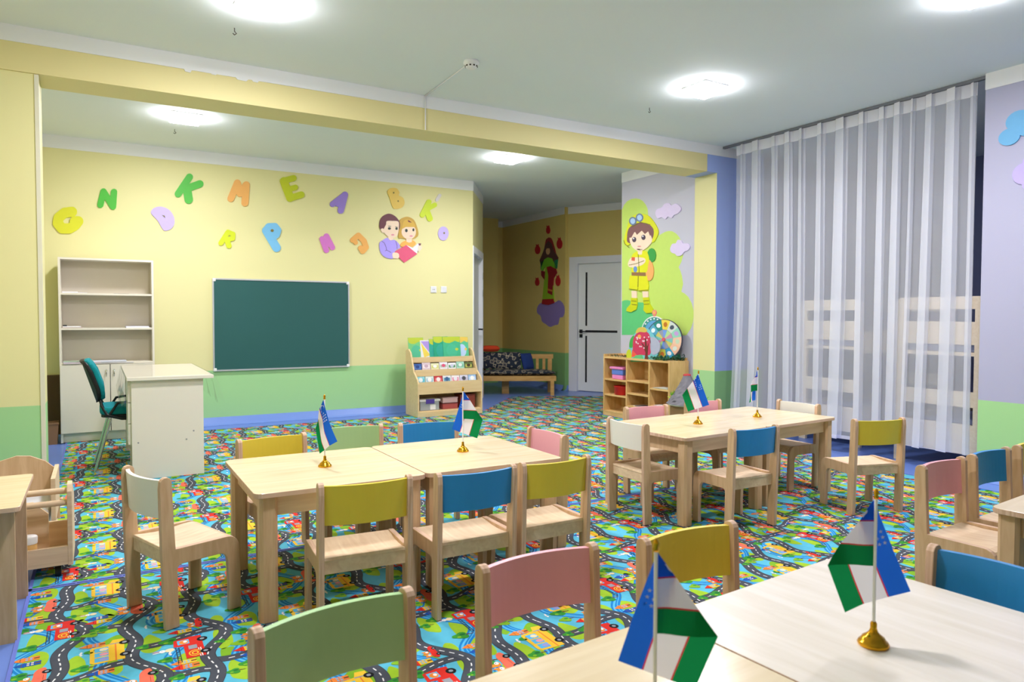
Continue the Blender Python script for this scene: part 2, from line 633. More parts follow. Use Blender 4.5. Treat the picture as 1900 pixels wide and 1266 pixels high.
m_lampe = emit('lamp_diffuser', LAMP_C, LAMP_E)
lamp(4.07, 4.03, 'square white ceiling lamp above the right-hand table group, before the beam')
lamp(0.70, 6.95, 'square white ceiling lamp beyond the beam, left, above the desk')
lamp(3.98, 6.90, 'square white ceiling lamp beyond the beam, right, before the alcove')
lamp(0.82, 4.22, 'square ceiling lamp at the top edge of the photo, left of centre')
lamp(4.14, 2.08, 'square ceiling lamp at the top edge of the photo, far right by the curtain')
lamp(0.82, 2.1, 'square ceiling lamp above the foreground table, just out of the photo')

# smoke detector with cable
t = thing('smoke_detector', 'round white smoke detector on the ceiling before the beam', 'smoke detector', (2.27, 4.46, HC))
MB().lathe([(0.05, 0), (0.055, -0.012), (0.055, -0.022), (0.043, -0.03), (0.04, -0.045), (0.03, -0.052), (0.0, -0.053)]).build('housing', m_wplas, t)
c = MB()
for k in range(10):
    a = 2 * PI * k / 10
    c.box((-0.006, 0.0405, -0.043), (0.006, 0.0445, -0.034), 0, Matrix.Rotation(a, 4, 'Z'))
c.build('vents', m_dark, t)
c = MB()
c.tube([(2.27, 4.52, HC - 0.006), (2.30, BF - 0.006, HC - 0.006), (2.30, BF - 0.011, HC - 0.012), (2.30, BF - 0.011, BZ)], 0.005, 8)
tag(c.build('cable', m_wplas), 'thin white cable from the smoke detector down the beam', 'cable')
for i, (px, py) in enumerate(((435, 52), (1205, 200), (324, 240))):
    p = at(px, py, 2, HC)
    c = MB()
    c.tube([(p.x, p.y, HC), (p.x, p.y, HC - 0.02), (p.x + 0.012, p.y, HC - 0.032), (p.x, p.y, HC - 0.042), (p.x - 0.01, p.y, HC - 0.034)], 0.003, 6)
    tag(c.build('ceiling_hook', m_dark), ('small hook in the ceiling near the top left lamp', 'small hook in the ceiling left of the right lamp', 'small hook in the ceiling under the far left lamp')[i], 'hook')


# ------------------------------------------------------------------ carpet
class Print:
    """flat print: coloured polygons in tile coordinates, stacked a hair apart"""

    def __init__(s):
        s.p = []

    def a(s, layer, col, pts):
        s.p.append((layer, col, pts))

    def strip(s, layer, col, path, w):
        L, R = [], []
        for i, p in enumerate(path):
            p = Vector(p)
            d = (Vector(path[min(i + 1, len(path) - 1)]) - Vector(path[max(i - 1, 0)])).normalized()
            n = Vector((-d.y, d.x)) * (w / 2)
            L.append(p + n)
            R.append(p - n)
        for i in range(len(path) - 1):
            s.a(layer, col, [tuple(R[i]), tuple(R[i + 1]), tuple(L[i + 1]), tuple(L[i])])

    def dashes(s, layer, path, w=0.0075, on_=0.034, off=0.03):
        pos, draw, left, seg = Vector(path[0]), True, on_, []
        i = 1
        seg = [tuple(pos)]
        while i < len(path):
            q = Vector(path[i])
            d = (q - pos).length
            if d < left:
                left -= d
                pos = q
                seg.append(tuple(pos))
                i += 1
            else:
                pos = pos + (q - pos) * (left / d)
                seg.append(tuple(pos))
                if draw and len(seg) > 1:
                    s.strip(layer, 'white', seg, w)
                draw = not draw
                left = on_ if draw else off
                seg = [tuple(pos)]


CC = dict(base=(92, 184, 212), lime=(158, 196, 48), lime2=(128, 178, 44), green=(58, 146, 52), dgreen=(34, 108, 54), river=(28, 128, 200), river2=(92, 184, 232),
          road=(74, 78, 88), road2=(58, 62, 72), white=(240, 240, 240), red=(214, 48, 40), dred=(160, 34, 32), yellow=(242, 196, 60), orange=(236, 132, 56), salmon=(236, 112, 88),
          brown=(110, 76, 50), blue=(30, 86, 176), cream=(244, 224, 180), black=(28, 28, 32), fox=(238, 140, 50), pink=(240, 160, 170), grey=(150, 155, 165), lilac=(160, 160, 220))
CK = list(CC)
TU, TV = 1.095, 1.12
T = Print()


def road_v(u, k):
    a = 2 * PI * u / TU
    return (0.12 + 0.06 * math.sin(a) + 0.045 * math.sin(2 * a + 1), 0.49 + 0.06 * math.sin(a + 2.2) + 0.045 * math.sin(2 * a), 0.86 + 0.06 * math.sin(a + 4.0) + 0.04 * math.sin(2 * a + 2.5))[k]


RW = 0.076
N = 44
rows = [[(TU * i / N, road_v(TU * i / N, k)) for i in range(N + 1)] for k in range(3)]
for k, off in ((0, 0.185), (1, 0.17), (2, 0.19)):      # hills and rivers between the roads
    pth = [(TU * i / N, road_v(TU * i / N, k) + off + 0.035 * math.sin(4 * PI * i / N + k * 1.7)) for i in range(N + 1)]
    T.strip(3, 'river', pth, 0.062)
    T.strip(4, 'river2', [(u, v + 0.012) for u, v in pth], 0.014)
    T.strip(4, 'river2', [(u, v - 0.016) for u, v in pth], 0.006)
for cx, cy, rx, ry, cl in ((0.12, 0.25, 0.15, 0.08, 'lime'), (0.52, 0.24, 0.14, 0.085, 'lime'), (0.9, 0.22, 0.12, 0.07, 'lime2'), (0.3, 0.03, 0.14, 0.06, 'lime'), (0.74, 0.05, 0.15, 0.06, 'lime'),
                           (0.2, 0.64, 0.16, 0.08, 'lime'), (0.66, 0.66, 0.14, 0.08, 'lime'), (0.98, 0.60, 0.11, 0.08, 'lime2'), (0.42, 0.40, 0.13, 0.06, 'lime'), (0.86, 0.43, 0.13, 0.055, 'lime'),
                           (0.14, 0.99, 0.15, 0.075, 'lime'), (0.58, 1.0, 0.15, 0.08, 'lime'), (0.95, 1.0, 0.12, 0.07, 'lime'), (0.05, 0.78, 0.12, 0.06, 'lime2'), (0.48, 0.8, 0.13, 0.055, 'lime'), (0.44, 0.62, 0.1, 0.07, 'lime'), (0.82, 0.64, 0.09, 0.06, 'lime'), (0.36, 0.98, 0.1, 0.06, 'lime2'), (0.78, 0.8, 0.12, 0.05, 'lime'), (0.26, 0.79, 0.1, 0.05, 'lime'), (0.52, 0.05, 0.09, 0.05, 'lime2'), (1.0, 0.05, 0.1, 0.05, 'lime')):
    T.a(2, cl, smooth([(cx + rx * math.cos(a) * (1 + 0.14 * math.sin(3 * a + cx * 9)), cy + ry * math.sin(a) * (1 + 0.14 * math.cos(2 * a + cy * 7))) for a in [2 * PI * i / 9 for i in range(9)]], 3))
for k in range(3):
    T.strip(6, 'road2', rows[k], RW + 0.008)
    T.strip(7, 'road', rows[k], RW)
    T.dashes(8, rows[k])
for u, k, du in ((0.36, 0, 0.06), (0.9, 0, -0.05), (0.12, 1, 0.05), (0.68, 1, -0.07), (0.44, 2, 0.04)):
    v0 = road_v(u, k)
    k2 = (k + 1) % 3
    v1 = road_v((u + du) % TU, k2) + (TV if k == 2 else 0)
    pth = [(u + du * (0.5 - 0.5 * math.cos(PI * i / 8)) + 0.02 * math.sin(PI * i / 4), v0 + (v1 - v0) * i / 8) for i in range(9)]
    T.strip(5, 'road2', pth, 0.07)
    T.strip(5.5, 'road', pth, 0.06)
    T.dashes(8, pth[1:-1])


def rel(pts, x, y, s=1.0, fl=1):
    return [(x + fl * p[0] * s, y + p[1] * s) for p in pts]


def box2(x0, y0, x1, y1):
    return [(x0, y0), (x1, y0), (x1, y1), (x0, y1)]


def wheel(x, y, r):
    T.a(11, 'black', ell(x, y, r, r, 12))
    T.a(12, 'grey', ell(x, y, r * 0.45, r * 0.45, 8))


def truck(x, y, col='red', s=1.0, fl=1):
    T.a(9, col, rel([(0, 0.02), (0.25, 0.02), (0.255, 0.07), (0.235, 0.15), (0.16, 0.155), (0.15, 0.11), (0, 0.11)], x, y, s, fl))
    T.a(10, 'river2', rel(box2(0.175, 0.08, 0.228, 0.135), x, y, s, fl))
    T.a(11, 'fox', ell(x + fl * 0.2 * s, y + 0.105 * s, 0.024 * s, 0.022 * s, 10))
    T.a(12, 'white', ell(x + fl * 0.203 * s, y + 0.098 * s, 0.012 * s, 0.010 * s, 8))
    T.a(10, 'grey', rel(box2(0.1, 0.05, 0.145, 0.09), x, y, s, fl))
    for r_, cl in ((0.03, 'yellow'), (0.024, col), (0.017, 'yellow'), (0.01, col)):
        T.a(10 + (0.03 - r_) * 40, cl, ell(x + fl * 0.05 * s, y + 0.066 * s, r_ * s * 1.2, r_ * s, 12))
    T.a(10, 'white', rel(box2(0.0, 0.034, 0.1, 0.039), x, y, s, fl))
    T.a(10, 'white', rel(box2(0.0, 0.044, 0.1, 0.048), x, y, s, fl))
    for k in (0.13, 0.145):                          # ladder
        T.a(10, 'road2', rel(box2(-0.03, k, 0.15, k + 0.004), x, y, s, fl))
    for k in range(8):
        T.a(10, 'road2', rel(box2(-0.028 + k * 0.024, 0.13, -0.024 + k * 0.024, 0.148), x, y, s, fl))
    wheel(x + fl * 0.05 * s, y + 0.018 * s, 0.026 * s)
    wheel(x + fl * 0.2 * s, y + 0.018 * s, 0.026 * s)


def bus(x, y, s=1.0, fl=1):
    T.a(9, 'yellow', rel([(0, 0.02), (0.25, 0.02), (0.255, 0.07), (0.21, 0.085), (0.2, 0.16), (0.185, 0.17), (0.02, 0.17), (0, 0.15)], x, y, s, fl))
    for k in range(3):
        T.a(10, 'river2', rel(box2(0.018 + k * 0.058, 0.09, 0.066 + k * 0.058, 0.15), x, y, s, fl))
        T.a(11, ('lilac', 'pink', 'cream')[k], ell(x + fl * (0.042 + k * 0.058) * s, y + 0.11 * s, 0.017 * s, 0.02 * s, 9))
    T.a(10, 'grey', rel(box2(0.2, 0.03, 0.21, 0.085), x, y, s, fl))
    T.a(10, 'orange', rel(box2(0.0, 0.055, 0.2, 0.062), x, y, s, fl))
    wheel(x + fl * 0.055 * s, y + 0.018 * s, 0.025 * s)
    wheel(x + fl * 0.2 * s, y + 0.018 * s, 0.025 * s)


def car(x, y, col='salmon', s=1.0, fl=1):
    T.a(9, col, rel(smooth([(0, 0.02), (0.2, 0.02), (0.22, 0.05), (0.18, 0.075), (0.12, 0.078), (0.03, 0.085), (-0.01, 0.06)], 3), x, y, s, fl))
    T.a(10, 'dred', rel([(0.07, 0.03), (0.13, 0.03), (0.13, 0.032), (0.07, 0.032)], x, y, s, fl))
    for q in (0.045, 0.11):
        T.a(8.5, 'fox', ell(x + fl * q * s, y + 0.115 * s, 0.03 * s, 0.028 * s, 10))
        T.a(10, 'white', ell(x + fl * (q + 0.008) * s, y + 0.108 * s, 0.016 * s, 0.014 * s, 8))
        T.a(11, 'black', ell(x + fl * (q + 0.01) * s, y + 0.112 * s, 0.004 * s, 0.004 * s, 6))
        T.a(8.4, 'fox', rel([(q - 0.028, 0.13), (q - 0.005, 0.14), (q - 0.022, 0.16)], x, y, s, fl))
        T.a(8.4, 'fox', rel([(q + 0.028, 0.13), (q + 0.005, 0.14), (q + 0.024, 0.16)], x, y, s, fl))
    wheel(x + fl * 0.04 * s, y + 0.018 * s, 0.023 * s)
    wheel(x + fl * 0.165 * s, y + 0.018 * s, 0.023 * s)


def house(x, y, wall, roof, s=1.0):
    T.a(9, wall, box2(x, y, x + 0.055 * s, y + 0.085 * s))
    T.a(9, roof, [(x - 0.008 * s, y + 0.085 * s), (x + 0.063 * s, y + 0.085 * s), (x + 0.028 * s, y + 0.15 * s)])
    T.a(10, 'brown', box2(x + 0.02 * s, y, x + 0.036 * s, y + 0.03 * s))
    for i in range(2):
        for j in range(2):
            T.a(10, 'river2' if wall != 'blue' else 'cream', box2(x + (0.009 + i * 0.024) * s, y + (0.038 + j * 0.022) * s, x + (0.022 + i * 0.024) * s, y + (0.052 + j * 0.022) * s))
    T.a(10, 'dred' if roof == 'red' else 'brown', box2(x + 0.008 * s, y + 0.1 * s, x + 0.048 * s, y + 0.104 * s))


def tree(x, y, s=1.0, cl='green'):
    T.a(8.2, 'brown', box2(x - 0.004 * s, y, x + 0.004 * s, y + 0.06 * s))
    T.a(8.3, 'brown', [(x, y + 0.03 * s), (x + 0.004 * s, y + 0.026 * s), (x + 0.02 * s, y + 0.055 * s)])
    for dx, dy, rr in ((0, 0.09, 0.034), (-0.02, 0.07, 0.026), (0.02, 0.072, 0.026), (0.004, 0.118, 0.022)):
        T.a(8.6 + rr, cl, ell(x + dx * s, y + dy * s, rr * s, rr * s * 1.15, 9))
    T.a(9.0, 'dgreen' if cl == 'green' else 'green', ell(x + 0.012 * s, y + 0.07 * s, 0.014 * s, 0.02 * s, 7))
    T.a(9.0, 'lime2', ell(x - 0.012 * s, y + 0.102 * s, 0.012 * s, 0.014 * s, 7))


def bunny(x, y, s=1.0):
    T.a(9, 'cream', ell(x, y + 0.03 * s, 0.024 * s, 0.026 * s, 9))
    T.a(9.1, 'white', ell(x, y + 0.068 * s, 0.019 * s, 0.017 * s, 9))
    T.a(9, 'white', ell(x - 0.009 * s, y + 0.1 * s, 0.005 * s, 0.022 * s, 8))
    T.a(9, 'pink', ell(x + 0.009 * s, y + 0.1 * s, 0.005 * s, 0.022 * s, 8))
    T.a(10, 'black', ell(x + 0.006 * s, y + 0.07 * s, 0.003 * s, 0.003 * s, 5))


def on_road(u, k, d=0.035):
    return road_v(u % TU, k) + d


truck(0.56, on_road(0.68, 0), 'red', 1.15)
bus(0.06, on_road(0.18, 0, 0.03), 1.05)
car(0.30, on_road(0.40, 1), 'salmon', 1.1)
bus(0.74, on_road(0.88, 1, 0.03), 1.15)
truck(0.10, on_road(0.2, 2), 'red', 1.1)
car(0.62, on_road(0.7, 2), 'salmon', 1.0)
car(0.98, on_road(1.0, 0, 0.04), 'red', 0.6)
for x, y, a, b, s in ((0.44, 0.21, 'orange', 'red', 1.0), (0.50, 0.22, 'yellow', 'orange', 0.9), (0.2, 0.33, 'orange', 'blue', 0.8), (0.93, 0.2, 'yellow', 'red', 0.9), (0.24, 0.62, 'yellow', 'red', 1.0), (0.31, 0.64, 'blue', 'blue', 0.9),
                      (0.6, 0.62, 'orange', 'blue', 0.9), (0.98, 0.66, 'orange', 'orange', 0.9), (0.42, 0.99, 'orange', 'blue', 0.9), (0.5, 1.0, 'yellow', 'red', 1.0), (0.9, 0.97, 'blue', 'blue', 0.9), (0.97, 0.98, 'orange', 'orange', 0.9)):
    house(x, y, a, b, s)
for x, y, s, cl in ((0.03, 0.27, 1, 'green'), (0.1, 0.22, 0.9, 'lime2'), (0.36, 0.26, 0.8, 'green'), (0.6, 0.3, 0.8, 'green'), (0.84, 0.25, 1, 'green'), (1.02, 0.3, 0.8, 'lime2'), (0.14, 0.60, 1, 'green'), (0.08, 0.66, 0.9, 'lime2'), (0.5, 0.64, 1, 'green'),
                    (0.56, 0.70, 0.8, 'lime2'), (0.72, 0.7, 0.9, 'green'), (0.92, 0.64, 0.9, 'green'), (0.05, 0.96, 1, 'green'), (0.34, 1.02, 0.9, 'green'), (0.62, 1.02, 0.9, 'lime2'), (0.78, 0.98, 1, 'green'), (0.28, 0.0, 0.7, 'green'), (0.7, 0.02, 0.6, 'green'),
                    (0.48, 0.385, 0.7, 'green'), (0.84, 0.41, 0.7, 'green'), (0.44, 0.79, 0.6, 'green'), (0.06, 0.76, 0.6, 'green')):
    tree(x, y, s, cl)
bunny(0.72, 0.31, 1.0)
bunny(0.42, 0.70, 0.8)
bunny(0.3, 0.98, 0.9)
for x, y in ((0.16, 0.42), (0.9, 0.78), (0.66, 0.34), (0.02, 0.44)):
    for q in range(3):
        T.a(8, 'white', ell(x + q * 0.016, y + 0.004 * (q % 2), 0.011, 0.007, 8))


def tri(pts):
    """ear clipping through bmesh, as triangles"""
    bm = bmesh.new()
    f = bm.faces.new([bm.verts.new((p[0], p[1], 0)) for p in pts])
    f.normal_update()
    flip = f.normal.z < 0
    res = bmesh.ops.triangulate(bm, faces=[f])['faces']
    o = []
    for g in res:
        q = [(v.co.x, v.co.y) for v in g.verts]
        o.append(q)
    bm.free()
    return o


tile_tris = []
for layer, col, pts in sorted(T.p, key=lambda q: q[0]):
    ps = [pts] if len(pts) <= 4 else tri(pts)
    for q in ps:
        ar = sum(q[i][0] * q[(i + 1) % len(q)][1] - q[(i + 1) % len(q)][0] * q[i][1] for i in range(len(q)))
        tile_tris.append((layer, CK.index(col), q if ar > 0 else q[::-1]))


def clip(poly, reg):
    """poly clipped by the convex, counter-clockwise region reg"""
    for i in range(len(reg)):
        ax, ay = reg[i]
        bx, by = reg[(i + 1) % len(reg)]
        f = lambda p: (bx - ax) * (p[1] - ay) - (by - ay) * (p[0] - ax)
        o = []
        for j in range(len(poly)):
            p, q = poly[j], poly[(j + 1) % len(poly)]
            fp, fq = f(p), f(q)
            if fp >= 0:
                o.append(p)
            if (fp > 0 > fq) or (fp < 0 < fq):
                t_ = fp / (fp - fq)
                o.append((p[0] + (q[0] - p[0]) * t_, p[1] + (q[1] - p[1]) * t_))
        poly = o
        if len(poly) < 3:
            return []
    return poly


X0 = -0.28
KS = 0.62                                  # printed size of one repeat
tile_tris = [(l, c, [(p[0] * KS, p[1] * KS) for p in q]) for l, c, q in tile_tris]
TU, TV = TU * KS, TV * KS


def carpet_print(mb, reg, z0, y_or):
    """tiles over the convex region reg; print x runs along +Y, print up along -X"""
    xs = [p[0] for p in reg]
    ys = [p[1] for p in reg]
    i0, i1 = math.floor((min(xs) - X0) / TV) - 1, math.ceil((max(xs) - X0) / TV) + 1
    j0, j1 = math.floor((min(ys) - y_or) / TU) - 1, math.ceil((max(ys) - y_or) / TU) + 1
    for i in range(i0, i1):
        for j in range(j0, j1):
            for layer, col, q in tile_tris:
                w_ = [(X0 + (i + 1) * TV - p[1], y_or + j * TU + p[0]) for p in q]
                if max(p[0] for p in w_) < min(xs) or min(p[0] for p in w_) > max(xs) or max(p[1] for p in w_) < min(ys) or min(p[1] for p in w_) > max(ys):
                    continue
                w_ = clip(w_, reg)
                if w_:
                    z = z0 + layer * 0.00014
                    mb.add([(p[0], p[1], z) for p in w_], [list(range(len(w_)))], col)


cm = [mat('carpet_' + k, CC[k], 0.85, spec=0.15, var=0.1, scale=40) for k in CK] + [mat('carpet_binding', (104, 120, 205), 0.8)]
SEAM = 3.68
for nm, out, regs, lab in (('play_carpet', [(X0, 0.0), (5.32, 0.0), (5.32, SEAM - 0.004), (X0, SEAM - 0.004)], None, 'road map play carpet, front strip, under the near chairs'),
                           ('play_carpet', [(X0, SEAM + 0.004), (5.32, SEAM + 0.004), (5.32, 6.98), (5.66, 6.98), (6.66, 8.5), (6.0, 8.88), (5.36, 9.2), (4.26, 8.0), (X0, 8.0)],
                            [[(X0, SEAM + 0.004), (5.32, SEAM + 0.004), (5.32, 8.0), (X0, 8.0)], [(5.32, 6.98), (5.66, 6.98), (6.66, 8.5), (6.0, 8.88), (5.36, 9.2), (5.32, 9.156)], [(4.26, 8.0), (5.32, 8.0), (5.32, 9.156)]],
                            'road map play carpet, back strip, reaching to the door and desk')):
    b = MB()
    zt = 0.006
    b.prism(out, lambda p, q, o_: Vector((p, q, o_)), 0.0005, zt, 0, len(CK))
    for reg in (regs or [out]):
        carpet_print(b, reg, zt, SEAM)
    # stitched binding along the edges
    for e in range(len(out)):
        p, q = Vector(out[e]), Vector(out[(e + 1) % len(out)])
        d = (q - p).normalized()
        n_ = Vector((-d.y, d.x))
        b.add([(p.x, p.y, zt + 0.0026), (q.x, q.y, zt + 0.0026), (q.x + n_.x * 0.014, q.y + n_.y * 0.014, zt + 0.0026), (p.x + n_.x * 0.014, p.y + n_.y * 0.014, zt + 0.0026)], [(0, 1, 2, 3)], len(CK))
    tag(b.build(nm, cm), lab, 'carpet')
CZ = 0.0085                                             # top of the carpet


# ------------------------------------------------------------------ chairs
SIDE = [(-0.150, 0), (-0.096, 0), (-0.1, 0.1), (-0.102, 0.215)]
SIDE += [(-0.102 + 0.018 - 0.018 * math.cos(a), 0.223 + 0.018 * math.sin(a)) for a in (0.5, 1.0, 1.57)]
SIDE += [(0.064 - 0.0 + 0.036 * math.sin(a), 0.205 + 0.036 * math.cos(a)) for a in (0, 0.4, 0.8, 1.2, 1.57)]
SIDE += [(0.105, 0.1), (0.104, 0), (0.156, 0), (0.154, 0.15), (0.150, 0.25)]
SIDE += [(0.098 + 0.052 * math.cos(a), 0.252 + 0.052 * math.sin(a)) for a in (0.3, 0.65, 1.0, 1.3, 1.57)]
SIDE += [(-0.108, 0.304), (-0.114, 0.42), (-0.119, 0.55)]
SIDE += [(-0.141 + 0.022 * math.cos(a), 0.562 + 0.022 * math.sin(a)) for a in (0.3, 0.8, 1.3, 1.8, 2.3, 2.8)]
SIDE += [(-0.165, 0.54), (-0.160, 0.3)]
CW, CT = 0.168, 0.022


def chair_mesh():
    me = {}
    for sgn, nm in ((1, 'left'), (-1, 'right')):
        y0 = sgn * CW - CT / 2
        b = MB().prism(SIDE, lambda p, q, o_: Vector((p, o_, q)), y0, y0 + CT, 0, 1)
        me[nm] = b.mesh('side_panel', [m_side, m_edge])
    # seat: dished board rolling over the front
    iw = CW - CT / 2
    prof = [(-0.128, 0.298), (-0.09, 0.293), (-0.04, 0.290), (0.02, 0.292), (0.07, 0.298), (0.11, 0.300), (0.134, 0.292), (0.146, 0.275), (0.149, 0.255)]
    th = 0.013
    poly = prof + [(p - th * 0.25 - (th * 0.75 if i > 5 else 0), q - (th if i < 7 else 0)) for i, (p, q) in reversed(list(enumerate(prof)))]
    me['seat'] = MB().prism(poly, lambda p, q, o_: Vector((p, o_, q)), -iw, iw, 0).mesh('seat', [m_birch])
    me['rail'] = MB().box((-0.128, -iw, 0.235), (-0.11, iw, 0.285)).mesh('back_rail', [m_birch])
    for cn, cm_ in BACKS.items():
        b = MB()
        n = 14
        for zi in ((0.424, 0.571),):
            P = []
            for k in range(n + 1):
                y = -iw + 2 * iw * k / n
                bend = 0.03 * (1 - (y / iw) ** 2)
                P.append((y, bend))
            pl = [(p[0], -0.134 - p[1]) for p in P] + [(p[0], -0.150 - p[1]) for p in P[::-1]]
            z0, z1 = zi
            b.prism(pl, lambda p, q, o_: Vector((q - (o_ - 0.5) * 0.06, p, o_)), z0, z1, 0)
        me[cn] = b.mesh('backrest', [cm_])
    return me


CHM = chair_mesh()


def chair(A, B, col, label, near_cam=None):
    """A, B: ground positions of the tops of the left and right uprights seen from behind"""
    A, B = Vector(A), Vector(B)
    d = (B - A).normalized()
    f = Vector((-d.y, d.x))
    o = (A + B) / 2 + f * 0.141
    t = thing('kindergarten_chair', label, 'chair', (o.x, o.y, CZ), math.atan2(f.y, f.x), 'small wooden chairs with coloured backs')
    for nm, k in (('side_panel', 'left'), ('side_panel', 'right'), ('seat', 'seat'), ('back_rail', 'rail'), ('backrest', col)):
        p = bpy.data.objects.new(nm, CHM[k])
        COL.objects.link(p)
        p.parent = t
        if k in ('left', 'right', 'seat'):
            bv = p.modifiers.new('soft_edge', 'BEVEL')
            bv.width = 0.0025
            bv.segments = 2
            bv.limit_method = 'ANGLE'
            bv.angle_limit = 0.9
    bpy.data.objects[p.name]['label'] = {'white': 'white', 'yellow': 'yellow', 'blue': 'blue', 'green': 'mint green', 'pink': 'pink'}[col] + ' lacquered backrest'
    return t


chair((.101, 3.257), (.204, 2.967), 'white', 'white-backed chair pulled out at the left end of the middle table')
chair((.697, 2.577), (1.024, 2.551), 'yellow', 'yellow-backed chair with its back to us, left of the blue one at the middle table')
chair((1.138, 2.52), (1.473, 2.518), 'blue', 'blue-backed chair with its back to us between two yellow ones at the middle table')
chair((1.526, 2.53), (1.865, 2.534), 'yellow', 'yellow-backed chair with its back to us, at the right end of the middle table front')
chair((.918, 3.755), (.600, 3.70), 'yellow', 'yellow-backed chair on the far side of the middle table, behind its left corner')
chair((1.378, 3.852), (1.054, 3.888), 'green', 'mint green chair on the far side of the middle table, behind the left flag')
chair((1.818, 3.775), (1.488, 3.812), 'blue', 'blue-backed chair on the far side of the middle table, behind the folded flag')
chair((2.073, 3.015), (2.079, 3.347), 'pink', 'pale pink chair at the right end of the middle table')
chair((1.144, 1.529), (.807, 1.524), 'pink', 'pink-backed chair at the near table, in the middle of the foreground')
chair((1.631, 1.486), (1.289, 1.488), 'yellow', 'yellow-backed chair at the near table, behind the big left flag')
chair((.591, 1.481), (.259, 1.434), 'green', 'mint green chair in the foreground, cut off by the bottom of the photo')
chair((1.945, .722), (1.933, 1.058), 'blue', 'blue-backed chair at the right end of the near table, cut by the photo edge')
chair((2.703, 3.435), (2.693, 3.095), 'white', 'white-backed chair at the left end of the right-hand table')
chair((3.424, 3.735), (3.092, 3.755), 'pink', 'pink chair behind the right-hand table, in front of the cubby shelf')
chair((3.997, 3.785), (3.664, 3.765), 'pink', 'pink chair behind the right-hand table, in front of the volcano model')
chair((4.375, 3.215), (4.385, 3.55), 'white', 'white-backed chair at the right end of the right-hand table, by the curtain')
chair((3.0, 2.736), (3.333, 2.724), 'blue', 'blue-backed chair with its back to us at the right-hand table')
chair((3.925, 2.63), (4.243, 2.531), 'yellow', 'yellow-backed chair at the right corner of the right-hand table, before the curtain')
chair((3.271, 1.68), (2.932, 1.662), 'pink', 'dusky pink chair facing the table at the right edge')
chair((3.705, 1.703), (3.362, 1.684), 'blue', 'dark blue chair behind the table at the right edge, beside the green wall')
chair((4.14, 1.715), (3.80, 1.70), 'yellow', 'wooden chair at the right edge of the photo, only one side panel in view')


# ------------------------------------------------------------------ tables
def table(cx, cy, sx, sy, rz, label, top=0.52, tm=None):
    t = thing('kindergarten_table', label, 'table', (cx, cy, CZ), rz, 'low birch plywood tables')
    h = top - CZ
    b = MB().prism(rrect(-sx / 2, -sy / 2, sx / 2, sy / 2, 0.035), lambda p, q, o_: Vector((p, q, o_)), h - 0.02, h, 0, 1)
    b.build('tabletop', [tm or m_top, m_edge], t, 0.002)
    lx, ly, lw = sx / 2 - 0.055, sy / 2 - 0.05, 0.034
    lm = None
    for i in (-1, 1):
        for j in (-1, 1):
            if lm is None:
                lp = [(-lw + 0.012, -lw), (lw - 0.012, -lw), (lw, -lw + 0.012), (lw, lw - 0.012), (lw - 0.012, lw), (-lw + 0.012, lw), (-lw, lw - 0.012), (-lw, -lw + 0.012)]
                lm = MB().prism(lp, lambda p, q, o_: Vector((p, q, o_)), 0, h - 0.02, 0).mesh('leg', [m_side])
            p = bpy.data.objects.new('leg', lm)
            COL.objects.link(p)
            p.parent = t
            p.location = (i * lx, j * ly, 0)
    for j in (-1, 1):
        MB().box((-lx + lw, j * ly - 0.009, h - 0.1), (lx - lw, j * ly + 0.009, h - 0.02)).build('apron', m_birch, t)
        MB().box((j * lx - 0.009, -ly + lw, h - 0.1), (j * lx + 0.009, ly - lw, h - 0.02)).build('apron', m_side, t)
    return t


table(0.862, 3.185, 0.712, 0.755, 0.0, 'low birch table in the middle, left one of the joined pair')
table(1.579, 3.195, 0.712, 0.755, 0.0, 'low birch table in the middle, right one of the joined pair')
a = math.radians(4.6)
c0 = Vector((3.57, 3.345))
for s_, lab in ((-1, 'low birch table by the curtain, left one of the joined pair'), (1, 'low birch table by the curtain, right one of the joined pair')):
    p = c0 + Vector((math.cos(a), math.sin(a))) * (0.381 * s_)
    table(p.x, p.y, 0.758, 0.71, a, lab)
a = math.radians(4.6)
ex, ey = Vector((math.cos(a), math.sin(a))), Vector((-math.sin(a), math.cos(a)))
fr = Vector((1.80, 1.262))
for k, lab in ((0, 'pale birch table in the foreground, right one, under the brass flag base'), (1, 'birch table at the bottom edge, left of the foreground pair')):
    p = fr - ex * (0.355 + 0.714 * k) - ey * 0.38
    table(p.x, p.y, 0.71, 0.76, a, lab, tm=None if k else m_tpale)
a = math.radians(5.2)
ex, ey = Vector((math.cos(a), math.sin(a))), Vector((-math.sin(a), math.cos(a)))
p = Vector((2.765, 1.32)) + ex * 0.36 - ey * 0.38
table(p.x, p.y, 0.72, 0.76, a, 'low table at the right edge of the photo, only its corner in view')
# table on board legs, left edge
t = thing('side_table', 'low plywood table on wide board legs, at the left edge of the photo', 'table', (-0.6, 3.4, 0))
MB().prism(rrect(-0.4, -0.355, 0.35, 0.27, 0.02), lambda p, q, o_: Vector((p, q, o_)), 0.502, 0.52, 0, 1).build('tabletop', [m_top, m_edge], t, 0.002)
for y in (-0.265, 0.21):
    MB().box((-0.3, y, 0), (0.325, y + 0.022, 0.502)).build('board_leg', m_side, t)
MB().box((-0.2, -0.24, 0.38), (-0.182, 0.21, 0.502)).build('apron', m_birch, t)


